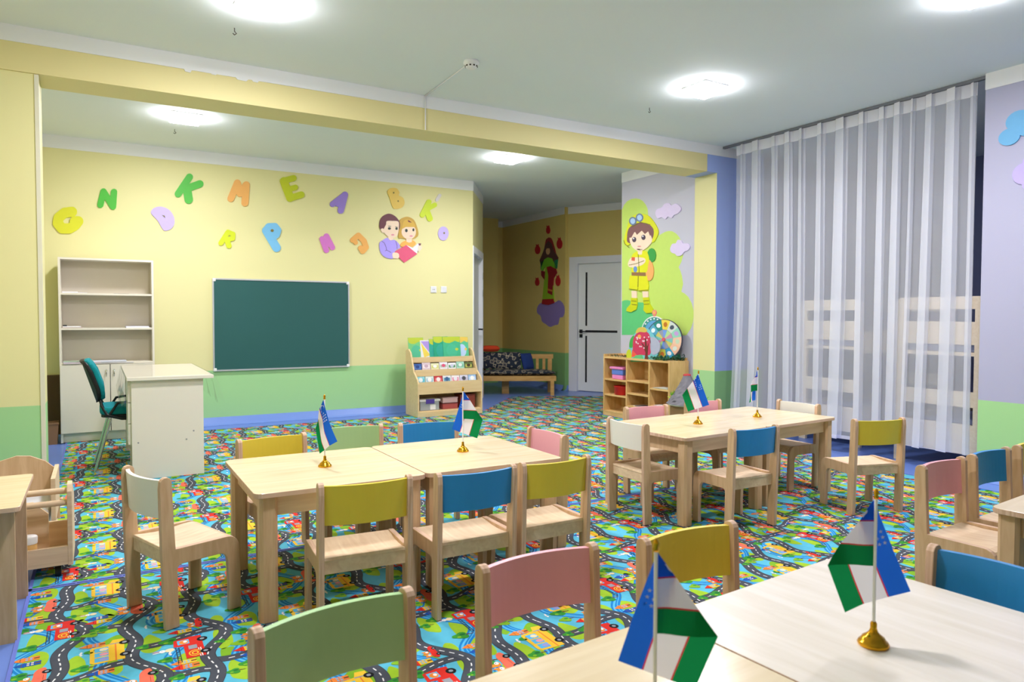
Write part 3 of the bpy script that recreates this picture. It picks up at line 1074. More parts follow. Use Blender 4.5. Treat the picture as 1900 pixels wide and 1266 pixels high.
# ------------------------------------------------------------------ flags
def flag_polys():
    L, Hh = 0.205, 0.138
    o = []
    y = 0
    for h, c in ((0.0425, 0), (0.0025, 1), (0.048, 2), (0.0025, 1), (0.0425, 3)):
        o.append((c, 0, [(0, y), (L, y), (L, y + h), (0, y + h)]))
        y += h
    k = []
    for i in range(13):
        b = math.radians(60 + 240 * i / 12)
        k.append((0.030 + 0.0145 * math.cos(b), 0.0212 + 0.0145 * math.sin(b)))
    for i in range(13):
        b = math.radians(300 - 240 * i / 12)
        k.append((0.0345 + 0.0122 * math.cos(b), 0.0212 + 0.0122 * math.sin(b)))
    o.append((2, 1, k))
    for r_, n_ in ((0, 3), (1, 4), (2, 5)):
        for i in range(n_):
            cx, cy = 0.094 - i * 0.0125, 0.0105 + r_ * 0.0115
            st = []
            for q in range(10):
                rr = 0.0042 if q % 2 == 0 else 0.0017
                st.append((cx + rr * math.sin(PI * q / 5), cy - rr * math.cos(PI * q / 5)))
            o.append((2, 1, st))
    return o


FP = flag_polys()
m_flag = [cloth('flag_blue', (38, 104, 216)), cloth('flag_red', (215, 50, 70)), cloth('flag_white', (240, 238, 246)), cloth('flag_green', (24, 138, 78))]


def half(poly, n, keep):
    """part of the polygon on one side of a line through the origin with normal n"""
    o = []
    for j in range(len(poly)):
        p, q = poly[j], poly[(j + 1) % len(poly)]
        fp, fq = (p[0] * n[0] + p[1] * n[1]) * keep, (q[0] * n[0] + q[1] * n[1]) * keep
        if fp >= 0:
            o.append(p)
        if (fp > 0 > fq) or (fp < 0 < fq):
            t_ = fp / (fp - fq)
            o.append((p[0] + (q[0] - p[0]) * t_, p[1] + (q[1] - p[1]) * t_))
    return o if len(o) > 2 else []


def flag(x, y, yaw, label, fold=36.0, h=0.325, z=0.52, gap=1, curl=0.02, tilt=(0, 0)):
    t = thing('desk_flag', label, 'flag', (x, y, z), 0, 'blue white green desk flags')
    t.rotation_euler = (tilt[0], tilt[1], yaw)
    b = MB().lathe([(0.029, 0), (0.031, 0.004), (0.028, 0.009), (0.024, 0.011), (0.022, 0.017), (0.015, 0.022), (0.009, 0.028), (0.0065, 0.036), (0.0065, 0.046), (0.004, 0.05)], n=28)
    b.build('base', m_gold, t)
    MB().tube([(0, 0, 0.04), (0, 0, h - 0.012)], 0.0033, 10).build('pole', m_wplas, t)
    MB().lathe([(0.004, h - 0.014), (0.0055, h - 0.01), (0.004, h - 0.006), (0.0055, h), (0.003, h + 0.006), (0.0, h + 0.009)], n=12).build('finial', m_gold, t)
    th = math.radians(fold)
    d = (math.sin(th), math.cos(th))                  # fold line, x to the fly, y down
    n_ = (math.cos(th), -math.sin(th))                # fly side of the fold
    zt = h - 0.016
    b = MB()

    def put(pt, lay, off):
        px, py = pt
        k = px * n_[0] + py * n_[1]
        back = k > 1e-9
        if back:
            px, py = px - 2 * k * n_[0], py - 2 * k * n_[1]
            dep = -gap * (0.004 + curl * min(1, k / 0.1) * 0.6)
        else:
            dep = -gap * 0.004 * max(0, 1 - (-k) / 0.03)
        dep += 0.006 * math.sin(px * 38 + py * 20) * min(1, abs(px) / 0.03) + curl * 0.6 * (px / 0.1) ** 2 * gap
        return Vector((px + 0.003, dep + off, zt - py))

    for c_, lay, poly in FP:
        for keep in (-1, 1):
            q = half(poly, n_, keep)
            if not q:
                continue
            # slice finely along the fly so the cloth can bend
            q = [(p[0] - (n_[0] * 1e-7 * -keep), p[1] - (n_[1] * 1e-7 * -keep)) for p in q]
            cuts = [i * 0.0103 for i in range(0, 21)]
            for i in range(20):
                s_ = clip_x(q, cuts[i], cuts[i + 1])
                if not s_:
                    continue
                offs = [0] if lay == 0 else [0.0006, -0.0006]
                for of in offs:
                    b.add([put(p if (p[0] * n_[0] + p[1] * n_[1]) * keep > 0 else (p[0] + n_[0] * 1e-8 * keep, p[1] + n_[1] * 1e-8 * keep), lay, of) for p in s_], [list(range(len(s_)))], c_, True)
    b.build('flag_cloth', m_flag, t)
    return t


def clip_x(poly, x0, x1):
    for sx, xx in ((1, x0), (-1, x1)):
        o = []
        for j in range(len(poly)):
            p, q = poly[j], poly[(j + 1) % len(poly)]
            fp, fq = (p[0] - xx) * sx, (q[0] - xx) * sx
            if fp >= 0:
                o.append(p)
            if (fp > 0 > fq) or (fp < 0 < fq):
                t_ = fp / (fp - fq)
                o.append((p[0] + (q[0] - p[0]) * t_, p[1] + (q[1] - p[1]) * t_))
        poly = o
        if len(poly) < 3:
            return []
    return poly


flag(0.805, 0.897, -YAW - 0.05, 'large desk flag in the foreground, its base cut off by the photo bottom', 36, 0.300, gap=-1)
flag(1.382, 0.875, PI - YAW - 0.1, 'desk flag on a gold base on the pale foreground table', 34, 0.32, gap=1)
flag(0.879, 3.187, PI - YAW - 0.72, 'thin hanging desk flag on the middle table, left', 30, 0.32, gap=-1)
flag(1.583, 3.202, -YAW - 0.15, 'desk flag folded wide open on the middle table, right', 36, 0.32, gap=-1)
flag(3.298, 3.293, PI - YAW - 0.25, 'desk flag on the right-hand table nearest the cubby shelf', 35, 0.335, gap=-1)
flag(3.885, 3.326, PI - YAW + 0.75, 'narrow desk flag on the right-hand table, before the curtain', 44, 0.335, gap=1)


# ------------------------------------------------------------------ flat cutouts on the walls
def wall_map(ax, v, sgn):
    """photo pixel -> point on the wall plane, offset towards the room"""
    def f(x, y, off):
        p = at(x, y, ax, v)
        p[ax] += sgn * off
        return p
    return f


WB = wall_map(1, YB, -1)
WG = wall_map(0, XR, -1)
WA = wall_map(0, 6.56, -1)


def crop(x0, y0, s):
    return lambda pts: [(x0 + p[0] * s, y0 + p[1] * s) for p in pts]


ca, cb = crop(0, 250, 500 / 1900.0), crop(450, 280, 450 / 1899.0)
TH = 0.012


def letter(kind, cr_, col, label, strokes=(), blob=None, holes=()):
    b = MB()
    k = 0
    for st, wd in strokes:
        for i in range(len(st) - 1):
            b.prism(cr_(capsule(st[i], st[i + 1], wd)), WB, 0.0, TH + 0.0004 * k, 0)
            k += 1
    if blob:
        b.prism(cr_(smooth(blob, 4)), WB, 0.0, TH, 0)
    for h in holes:
        b.prism(cr_(h), WB, TH + 0.0035, TH + 0.004, 1)
    o = b.build('wall_letter', [flat(col, 0.5), flat((130, 120, 60))])
    tag(o, label, 'letter', 'coloured foam letters on the back wall')


letter('G', ca, (222, 222, 50), 'yellow letter G on the wall above the white bookcase', [([(508, 545), (455, 552), (415, 585), (408, 625), (438, 662), (490, 663), (530, 640), (552, 612), (528, 612)], 72)])
letter('N', ca, (78, 186, 62), 'green letter N on the wall, second from the left', [([(708, 495), (730, 402), (797, 508), (804, 405)], 45)])
letter('K', ca, (78, 186, 62), 'large tilted green letter K on the wall', [([(1256, 418), (1335, 300)], 50), ([(1305, 385), (1408, 348)], 52), ([(1318, 385), (1330, 458)], 60)])
letter('M', ca, (240, 178, 100), 'orange letter M on the wall, beside the green K', [([(1627, 452), (1672, 342)], 48), ([(1672, 342), (1692, 415), (1735, 355), (1726, 482)], 50)])
letter('D', ca, (200, 182, 250), 'lilac letter D on the wall', blob=[(1065, 555), (1080, 522), (1130, 508), (1190, 530), (1225, 580), (1228, 630), (1205, 665), (1165, 678), (1143, 662), (1110, 605)], holes=[[(1140, 568), (1160, 572), (1165, 590)]])
letter('R', ca, (214, 226, 40), 'small yellow letter R on the wall', [([(1557, 765), (1607, 688)], 36), ([(1607, 688), (1642, 702), (1640, 732), (1598, 742)], 34), ([(1598, 742), (1613, 784)], 38)])
letter('P', cb, (125, 195, 240), 'blue letter P on the wall above the chalkboard', [([(185, 625), (265, 760)], 66), ([(185, 625), (205, 597), (250, 595), (272, 622), (262, 655), (235, 675)], 60)], holes=[ell(230, 625, 13, 11, 10)])
letter('E', cb, (196, 206, 45), 'olive yellow letter E on the wall', [([(322, 238), (372, 370)], 62), ([(325, 235), (398, 215)], 48), ([(350, 305), (412, 288)], 44), ([(375, 370), (458, 345)], 52)])
letter('A', cb, (155, 130, 215), 'purple letter A on the wall', [([(705, 418), (800, 345)], 46), ([(800, 345), (768, 468)], 50), ([(748, 402), (785, 408)], 34), ([(740, 425), (778, 430)], 26)])
letter('B', cb, (234, 198, 90), 'golden letter B on the wall above the reading children', blob=[(1132, 320), (1160, 293), (1205, 296), (1226, 328), (1222, 350), (1255, 370), (1266, 410), (1245, 445), (1195, 456), (1172, 438), (1150, 372)], holes=[ell(1180, 330, 6, 7, 8), ell(1215, 395, 6, 7, 8)])
letter('K', cb, (206, 226, 30), 'small lime letter K near the right end of the wall', [([(1407, 503), (1457, 402)], 42), ([(1435, 460), (1502, 425)], 38), ([(1438, 460), (1465, 532)], 44)])
letter('I', cb, (222, 216, 214), 'pale unpainted letter sliver above the lime K', [([(1520, 385), (1542, 350)], 26)])
letter('O', cb, (200, 182, 245), 'lilac letter O at the right end of the wall', blob=ell(1570, 648, 41, 55, 12), holes=[ell(1575, 645, 7, 8, 8)])
letter('N', cb, (216, 122, 205), 'pink letter N on the wall', [([(622, 690), (655, 780)], 42), ([(655, 668), (702, 758)], 42), ([(640, 722), (690, 738)], 40)])
letter('J', cb, (240, 176, 92), 'orange letter J on the wall beside the reading children', [([(862, 700), (905, 662), (950, 708), (966, 757), (940, 787), (925, 762)], 42), ([(868, 690), (884, 720)], 34)])


def cut(parent, name, cr_, wm, col, pts, lev, sm=0, base=0.0):
    b = MB()
    q = smooth(pts, 4) if sm else pts
    b.prism(cr_(q), wm, base, TH + lev * 0.0007, 0)
    return b.build(name, flat(col), parent)


# children reading
cg = crop(680, 380, 120 / 1266.0)
t = thing('wall_cutout', 'wall cutout of a boy and girl reading a red book', 'wall decoration', WB(740, 445, 0))
ti = t.location.copy()


def cuts(root, cr_, wm, rows_):
    """rows: name, colour, points, level, smooth"""
    inv = Matrix.Translation(-root.location)
    for nm, col, pts, lev, sm in rows_:
        o = cut(None, nm, cr_, wm, col, pts, lev, sm)
        o.data.transform(inv)
        o.parent = root


SK = (248, 222, 198)
cuts(t, cg, WB, [
    ('girl_hair', (205, 165, 75), [(620, 640), (640, 400), (650, 300), (740, 245), (830, 245), (920, 300), (970, 400), (1010, 560), (975, 640), (850, 680), (700, 660)], 1, 1),
    ('girl_face', SK, [(680, 520), (720, 440), (820, 430), (930, 445), (960, 540), (930, 630), (860, 672), (770, 665), (700, 610)], 2, 1),
    ('girl_fringe', (222, 180, 80), [(690, 470), (720, 330), (800, 290), (900, 330), (945, 430), (850, 440), (760, 440)], 3, 1),
    ('hair_bow', (130, 70, 70), [(800, 300), (840, 320), (880, 350), (840, 350), (810, 340)], 4, 0),
    ('girl_shirt', (246, 182, 90), [(660, 810), (690, 740), (790, 700), (900, 700), (960, 760), (900, 820), (760, 830)], 1, 1),
    ('neck', SK, [(770, 660), (880, 660), (880, 730), (830, 745), (775, 725)], 2, 0),
    ('boy_hair', (112, 66, 78), [(255, 460), (255, 330), (310, 230), (420, 178), (530, 210), (620, 300), (650, 400), (600, 520), (330, 500)], 2, 1),
    ('boy_face', SK, [(330, 480), (375, 390), (390, 325), (500, 320), (615, 335), (625, 450), (610, 570), (560, 635), (490, 650), (410, 620), (340, 550)], 3, 1),
    ('boy_ear', SK, [(275, 480), (320, 470), (340, 540), (300, 545)], 4, 1),
    ('boy_neck', SK, [(410, 630), (510, 640), (515, 690), (460, 700), (420, 680)], 2, 0),
    ('boy_shirt', (176, 158, 248), [(250, 760), (290, 710), (400, 650), (460, 700), (540, 690), (620, 760), (650, 840), (560, 900), (520, 1045), (420, 1050), (320, 1000), (260, 900)], 2, 1),
    ('book_pages', (235, 238, 248), [(770, 790), (900, 850), (1000, 760), (1030, 780), (970, 980), (820, 900)], 3, 0),
    ('book', (226, 92, 128), [(540, 925), (770, 790), (985, 965), (735, 1135), (620, 1030)], 4, 0),
    ('hand', SK, [(505, 950), (580, 940), (625, 970), (625, 1040), (560, 1055), (510, 1040)], 5, 1),
    ('girl_hand', SK, [(1000, 820), (1050, 800), (1080, 840), (1045, 900), (1005, 920)], 4, 1),
    ('pencil', (120, 70, 90), [(1010, 760), (1060, 760), (1050, 800), (1015, 800)], 5, 0),
])
for x, y, rx, ry in ((440, 468, 30, 26), (580, 472, 24, 24), (772, 508, 26, 34), (910, 495, 20, 30)):
    c = MB().prism(cg(ell(x, y, rx, ry, 12)), WB, TH + 0.0022, TH + 0.0033, 0)
    o = c.build('eye', flat((52, 62, 62)))
    o.data.transform(Matrix.Translation(-ti))
    o.parent = t
for q in ([(420, 415), (475, 420), (470, 432), (420, 428)], [(555, 430), (605, 440), (600, 450), (555, 442)]):
    c = MB().prism(cg(q), WB, TH + 0.0022, TH + 0.0033, 0)
    o = c.build('eyebrow', flat((52, 62, 62)))
    o.data.transform(Matrix.Translation(-ti))
    o.parent = t
for x, y in ((505, 592), (865, 615)):
    o = MB().prism(cg(ell(x, y, 32, 16, 10)), WB, TH + 0.0022, TH + 0.0033, 0).build('mouth', flat((228, 150, 170)))
    o.data.transform(Matrix.Translation(-ti))
    o.parent = t
c = MB()                                              # drawn fold lines of the sleeve
for st in ([(285, 712), (340, 750), (375, 830), (385, 890), (470, 935)], [(385, 890), (360, 905)], [(565, 715), (590, 800), (590, 860)]):
    for i in range(len(st) - 1):
        c.prism(cg(capsule(st[i], st[i + 1], 8)), WB, TH + 0.0015, TH + 0.0020 + 0.0001 * i, 0)
o = c.build('drawn_lines', flat((90, 80, 130)))
o.data.transform(Matrix.Translation(-ti))
o.parent = t

# mural paint on the lilac wall
cf = crop(1130, 350, 170 / 652.0)
wm_o = bpy.data.objects['wall_mural']
b = MB()
b.prism(cf([(92, 1040), (92, 150), (108, 115), (130, 90), (160, 74), (190, 70), (218, 75), (240, 88), (262, 115), (275, 145), (284, 240), (290, 330), (330, 345), (365, 328), (400, 308), (425, 302), (450, 304), (478, 320), (500, 345), (518, 385), (527, 430), (527, 480), (514, 525), (495, 560), (508, 585), (520, 625), (527, 680), (515, 735), (540, 748), (565, 772), (588, 815), (601, 865), (603, 900), (598, 950), (584, 995), (550, 1045)]), WG, 0, 0.0008)
b.build('painted_hill', flat((196, 224, 110)), wm_o)
b = MB()
b.prism(cf([(92, 1042), (92, 803), (112, 795), (135, 794), (160, 802), (180, 816), (210, 810), (245, 812), (275, 826), (300, 850), (322, 880), (332, 915), (325, 960), (300, 985), (270, 1000), (248, 1020), (230, 1042)]), WG, 0.0008, 0.0014)
b.build('painted_meadow', flat((96, 200, 126)), wm_o)
YS, YS2 = (224, 226, 34), (206, 214, 20)
for nm, pts, lab in (('wall_cloud', [(335, 180), (345, 150), (380, 135), (400, 110), (430, 105), (450, 120), (480, 108), (512, 130), (515, 155), (490, 180), (465, 190), (450, 210), (425, 200), (405, 218), (380, 205), (350, 212)], 'lilac cloud cutout at the top of the mural wall'),
                     ('wall_cloud', [(440, 430), (455, 395), (480, 390), (495, 365), (520, 372), (530, 390), (565, 392), (580, 415), (565, 440), (540, 450), (520, 475), (490, 480), (475, 465), (448, 455)], 'lower lilac cloud cutout beside the explorer boy')):
    b = MB().prism(cf(smooth(pts, 3)), WG, 0, TH, 0)
    tag(b.build(nm, flat((222, 208, 244))), lab, 'wall decoration', 'cloud cutouts on the mural wall')
t = thing('wall_cutout', 'wall cutout of a boy explorer in yellow with folded arms', 'wall decoration', WG(1187, 490, 0))
cuts(t, cf, WG, [
    ('bedroll', (60, 160, 72), ell(307, 475, 30, 50, 12), 0, 0),
    ('backpack', (244, 176, 104), [(250, 545), (270, 500), (305, 520), (322, 580), (312, 640), (282, 655), (258, 610)], 1, 1),
    ('shirt', YS, [(165, 490), (195, 452), (265, 445), (290, 490), (285, 545), (265, 602), (170, 602), (175, 545)], 2, 1),
    ('neck', SK, [(205, 430), (245, 430), (240, 470), (215, 472)], 3, 0),
    ('shorts', YS, [(155, 618), (275, 618), (288, 690), (282, 728), (218, 732), (212, 700), (206, 728), (150, 716), (148, 660)], 2, 0),
    ('belt', (150, 112, 74), [(167, 596), (266, 598), (269, 624), (167, 620)], 3, 0),
    ('folded_arms', SK, [(142, 530), (160, 498), (190, 490), (255, 495), (265, 520), (240, 545), (180, 562), (148, 556)], 4, 1),
    ('watch', (216, 96, 70), [(168, 488), (192, 490), (190, 516), (166, 512)], 5, 0),
    ('binoculars', (110, 150, 210), ell(194, 575, 14, 22, 10), 5, 0),
    ('leg', SK, [(165, 728), (202, 730), (202, 790), (168, 790)], 1, 0),
    ('leg', SK, [(242, 732), (282, 732), (284, 788), (248, 788)], 1, 0),
    ('boot', YS2, [(162, 778), (204, 780), (206, 830), (198, 862), (160, 880), (128, 872), (132, 852), (158, 825)], 2, 0),
    ('boot', YS2, [(246, 776), (288, 774), (294, 820), (318, 858), (316, 884), (270, 887), (250, 866), (254, 830)], 2, 0),
    ('hat', (220, 224, 40), [(112, 370), (125, 310), (155, 215), (215, 180), (280, 192), (325, 240), (355, 300), (345, 345), (310, 385), (230, 330), (150, 400), (120, 400)], 1, 1),
    ('hair', (132, 92, 92), [(135, 340), (150, 280), (210, 245), (280, 250), (322, 290), (318, 350), (285, 380), (150, 390)], 2, 1),
    ('face', SK, [(152, 350), (175, 318), (230, 300), (285, 305), (308, 345), (312, 375), (285, 412), (240, 443), (200, 440), (165, 405)], 3, 1),
    ('fringe', (132, 92, 92), [(150, 350), (155, 285), (215, 250), (280, 255), (310, 310), (300, 340), (285, 305), (262, 325), (240, 300), (205, 330), (190, 305), (165, 350)], 4, 0),
    ('goggle', (104, 124, 160), ell(176, 232, 27, 30, 14), 5, 0), ('goggle', (104, 124, 160), ell(224, 208, 27, 30, 14), 5, 0),
    ('goggle_lens', (176, 208, 242), ell(176, 232, 18, 21, 12), 6, 0), ('goggle_lens', (176, 208, 242), ell(224, 208, 18, 21, 12), 6, 0),
    ('eye', (78, 66, 86), ell(186, 364, 15, 19, 12), 5, 0), ('eye', (78, 66, 86), ell(252, 348, 15, 19, 12), 5, 0),
    ('eye_glint', (250, 250, 255), ell(182, 356, 5, 6, 8), 6, 0), ('eye_glint', (250, 250, 255), ell(248, 340, 5, 6, 8), 6, 0),
    ('mouth', (220, 140, 140), ell(222, 412, 14, 4, 8), 5, 0),
])
c = MB()
for st in ([(148, 420), (120, 395), (112, 370)], [(165, 275), (230, 240), (300, 258)], [(215, 470), (222, 600)], [(215, 625), (213, 700)], [(150, 715), (205, 722)], [(218, 728), (284, 722)], [(168, 800), (200, 802)], [(170, 825), (203, 828)], [(252, 800), (290, 798)], [(258, 825), (293, 822)], [(150, 545), (200, 535), (255, 515)]):
    for i in range(len(st) - 1):
        c.prism(cf(capsule(st[i], st[i + 1], 4)), WG, TH + 0.003, TH + 0.0042 + 0.0001 * i, 0)
o = c.build('drawn_lines', flat((120, 116, 40)))
o.data.transform(Matrix.Translation(-t.location))
o.parent = t

# woman with pomegranates in the alcove
cw = crop(980, 400, 90 / 518.0)
b = MB().prism(cw(smooth([(100, 975), (150, 930), (280, 930), (330, 905), (378, 950), (390, 1030), (370, 1085), (338, 1092), (322, 1160), (285, 1172), (232, 1190), (185, 1158), (148, 1132), (132, 1072), (96, 1040)], 3)), WA, 0, 0.001)
b.build('painted_cloud', flat((150, 130, 196)), bpy.data.objects['wall_alcove_right'])
t = thing('wall_cutout', 'wall cutout of a long-haired woman in a green dress and red shawl', 'wall decoration', WA(1018, 505, 0))
cuts(t, cw, WA, [
    ('veil', (150, 40, 48), [(190, 280), (210, 245), (228, 236), (248, 245), (268, 290), (300, 420), (260, 470), (170, 470)], 0, 1),
    ('hair', (92, 58, 56), [(192, 310), (222, 270), (256, 300), (285, 380), (324, 450), (305, 560), (255, 470), (185, 470), (150, 570), (128, 480), (165, 390)], 1, 0),
    ('face', (214, 168, 122), ell(218, 380, 23, 40, 12), 2, 0),
    ('fringe', (92, 58, 56), [(190, 380), (200, 330), (224, 318), (246, 340), (250, 380), (236, 352), (206, 352)], 3, 0),
    ('bodice', (122, 196, 46), [(178, 470), (215, 448), (262, 460), (310, 560), (275, 575), (258, 540), (185, 548), (160, 592), (140, 575)], 2, 0),
    ('dress', (150, 192, 44), [(190, 548), (260, 540), (276, 610), (270, 720), (282, 915), (156, 915), (170, 760), (182, 640)], 1, 0),
    ('shawl', (152, 28, 40), [(204, 552), (245, 540), (300, 570), (312, 612), (278, 670), (264, 852), (214, 828), (222, 640)], 3, 0),
    ('shawl', (140, 26, 38), [(145, 588), (188, 602), (182, 690), (145, 640)], 3, 0),
    ('hem', (168, 30, 40), [(158, 895), (280, 890), (282, 935), (220, 956), (150, 944)], 3, 0),
    ('sleeve', (40, 130, 90), [(140, 500), (168, 480), (165, 585), (138, 580)], 1, 0), ('sleeve', (40, 130, 90), [(285, 480), (322, 470), (310, 570), (290, 560)], 2, 0),
    ('shawl_fringe', (206, 130, 60), [(214, 780), (266, 795), (264, 815), (214, 800)], 4, 0),
])
for i, (x, y, rx, ry, lab) in enumerate(((217, 158, 21, 38, 'above the woman cutout'), (338, 305, 29, 52, 'right of the woman cutout, upper'), (104, 368, 27, 46, 'left of the woman cutout, upper'), (100, 714, 22, 38, 'left of the woman cutout, lower'), (322, 704, 26, 50, 'right of the woman cutout, lower'))):
    b = MB().prism(cw(ell(x, y, rx, ry, 14)), WA, 0, TH)
    b.prism(cw([(x - 14, y - ry * 0.8), (x - 18, y - ry * 1.35), (x - 3, y - ry * 1.1), (x + 8, y - ry * 1.4), (x + 14, y - ry * 0.8)]), WA, 0, TH * 0.8)
    tag(b.build('pomegranate_cutout', flat((190, 32, 40))), 'red pomegranate wall cutout ' + lab, 'wall decoration', 'pomegranate cutouts in the alcove')

# shapes on the right wall
b = MB()
fx = lambda y_, z_, off: Vector((XR - off, y_, z_))
p = at(1880, 240, 0, XR)
for k, (dy, dz, r_) in enumerate(((0.02, -0.05, 0.07), (-0.04, 0.05, 0.085), (-0.17, -0.02, 0.09), (-0.1, 0.0, 0.08))):
    b.prism(ell(p.y + dy, p.z + dz, r_, r_ * 0.85, 20), fx, 0, TH + 0.0004 * k, 0)
tag(b.build('wall_flower', flat((112, 180, 228))), 'blue flower cutout at the top of the right wall, cut by the photo edge', 'wall decoration')
p = at(1903, 322, 0, XR)
b = MB()
for k in range(5):
    b.prism(ell(p.y - 0.09 + 0.09 * math.cos(2 * PI * k / 5), p.z + 0.07 * math.sin(2 * PI * k / 5), 0.08, 0.075, 18), fx, 0, TH + 0.0004 * k, 0)
tag(b.build('wall_flower', flat((190, 176, 236))), 'purple flower cutout on the right wall, below the blue one', 'wall decoration')

# ------------------------------------------------------------------ chalkboard, sockets
P0, P1 = at(394, 516, 1, YB - 0.03), at(649, 681, 1, YB - 0.03)
t = thing('chalkboard', 'dark green chalkboard in a thin white frame on the back wall', 'chalkboard', (P0.x, YB, P1.z))
bw, bh = P1.x - P0.x, P0.z - P1.z
MB().prism(rrect(0.008, 0.008, bw - 0.008, bh - 0.008, 0.03), lambda p, q, o_: Vector((p, -o_, q)), 0.004, 0.022).build('board', mat('chalkboard_green', (38, 92, 90), 0.55, var=0.06, scale=2), t)
b = MB()
b.box((0.02, -0.03, bh - 0.016), (bw - 0.02, 0, bh)).box((0.02, -0.03, 0), (bw - 0.02, 0, 0.016)).box((0, -0.03, 0.02), (0.014, 0, bh - 0.02)).box((bw - 0.014, -0.03, 0.02), (bw, 0, bh - 0.02))
b.build('frame', mat('aluminium', (205, 208, 214), 0.35, metal=0.5), t)
for x in (0, bw):
    for z in (0, bh):
        MB().box((min(x, bw - 0.035) if x else 0, -0.033, min(z, bh - 0.035) if z else 0), ((x or 0.035), 0, (z or 0.035))).build('corner_cap', m_wplas, t, 0.006)
for px, lab, hole in ((804, 'white wall socket with two holes, left of the pair by the corner', 1), (823, 'blank white wall plate, right of the pair by the corner', 0)):
    p = at(px, 537.5, 1, YB)
    t = thing('wall_socket', lab, 'socket', (p.x, YB, p.z))
    MB().box((-0.041, -0.012, -0.041), (0.041, 0, 0.041)).build('plate', m_wplas, t, 0.004)
    MB().box((-0.03, -0.0145, -0.03), (0.03, -0.012, 0.03)).build('insert', mat('socket_insert', (226, 228, 236), 0.3), t)
    if hole:
        b = MB()
        for x in (-0.01, 0.01):
            b.prism(ell(x, 0, 0.0045, 0.0045, 10), lambda p, q, o_: Vector((p, -o_, q)), 0.0146, 0.0152)
        b.build('holes', m_black, t)

# ------------------------------------------------------------------ bookcase behind the desk
SX0, SX1, SY0, SY1 = -0.315, 0.478, 7.82, 8.29
t = thing('bookcase', 'cream bookcase with open shelves above two cupboard doors', 'bookcase', (SX0, SY0, 0.0095))
W_, D_, H_ = SX1 - SX0, SY1 - SY0, 1.738
zs = [at(200, y, 1, SY0).z for y in (546.5, 610.5, 674)]
for x in (0, W_ - 0.018):
    MB().box((x, 0, 0), (x + 0.018, D_, H_)).build('side_panel', m_cream, t)
MB().box((0.018, 0.0, H_ - 0.018), (W_ - 0.018, D_, H_)).build('top_panel', m_cream, t)
MB().box((0.018, 0.2, zs[2]), (W_ - 0.018, 0.206, H_ - 0.018)).build('back_panel', m_creamd, t)
for z in zs[:2]:
    MB().box((0.018, 0.004, z - 0.018), (W_ - 0.018, 0.2, z)).build('shelf', m_cream, t)
MB().box((0.018, 0.004, zs[2] - 0.018), (W_ - 0.018, D_, zs[2])).build('shelf', m_cream, t)
MB().box((0.018, 0.03, 0), (W_ - 0.018, 0.048, 0.085)).build('plinth', m_cream, t)
MB().box((0.018, 0.06, 0.085), (W_ - 0.018, 0.07, zs[2] - 0.018)).build('inner_panel', m_dark, t)
dz0, dz1 = 0.09, zs[2] - 0.02
for x0, x1, hx in ((0.003, W_ / 2 + 0.01, W_ / 2 - 0.02), (W_ / 2 + 0.016, W_ - 0.003, W_ / 2 + 0.045)):
    dr = MB().box((x0, -0.017, dz0), (x1, 0.0, dz1)).build('door', m_cream, t)
    hd = MB().lathe([(0.008, 0), (0.008, 0.0), (0.006, 0.012)], n=10)
    hd = MB().tube([(hx, -0.017, dz1 - 0.05), (hx, -0.035, dz1 - 0.06), (hx, -0.04, dz1 - 0.09), (hx, -0.033, dz1 - 0.115)], [0.006, 0.008, 0.006, 0.003], 8)
    hd.build('handle', m_chrome, dr)


def paper_pile(name, x0, y0, z0, rows_, label, cat):
    tt = thing(name, label, cat, (x0, y0, z0))
    z = 0
    for wd, dp, th, col, rz in rows_:
        MB().box((0, 0, z), (wd, dp, z + th), 0, Matrix.Rotation(rz, 4, 'Z')).build('sheet', flat(col), tt)
        z += th
    return tt


WH = (238, 238, 246)
paper_pile('paper_stack', SX0 + 0.03, SY0 + 0.03, zs[0], [(0.21, 0.14, 0.008, WH, 0), (0.2, 0.14, 0.006, (226, 226, 240), 0.03), (0.12, 0.12, 0.008, WH, -0.02)], 'white papers lying on the upper shelf, left', 'papers')
paper_pile('pen_case', SX0 + 0.45, SY0 + 0.03, zs[0], [(0.13, 0.05, 0.012, (60, 55, 50), 0)], 'flat dark case on the upper shelf', 'case')
paper_pile('paper_stack', SX0 + 0.6, SY0 + 0.03, zs[0], [(0.17, 0.15, 0.008, WH, 0)], 'white papers lying on the upper shelf, right', 'papers')
paper_pile('notebook_stack', SX0 + 0.03, SY0 + 0.03, zs[1], [(0.17, 0.14, 0.008, (225, 225, 235), 0), (0.16, 0.13, 0.008, (190, 170, 165), 0.04), (0.14, 0.13, 0.01, (235, 235, 240), -0.02), (0.03, 0.1, 0.012, (50, 50, 55), 0)], 'stack of notebooks on the second shelf, left', 'notebooks')
paper_pile('paper_stack', SX0 + 0.55, SY0 + 0.03, zs[1], [(0.22, 0.15, 0.012, WH, 0), (0.2, 0.15, 0.012, (226, 226, 244), 0.02)], 'thick white papers on the second shelf, right', 'papers')
paper_pile('magazine_stack', SX0 + 0.03, SY0 - 0.015, zs[2], [(0.58, 0.2, 0.006, (205, 205, 215), 0.02), (0.3, 0.18, 0.006, (210, 170, 175), 0.02), (0.52, 0.19, 0.008, (225, 228, 240), 0.03), (0.24, 0.15, 0.006, (170, 185, 160), 0.0)], 'large sheets and magazines lying on top of the cupboard doors', 'magazines')
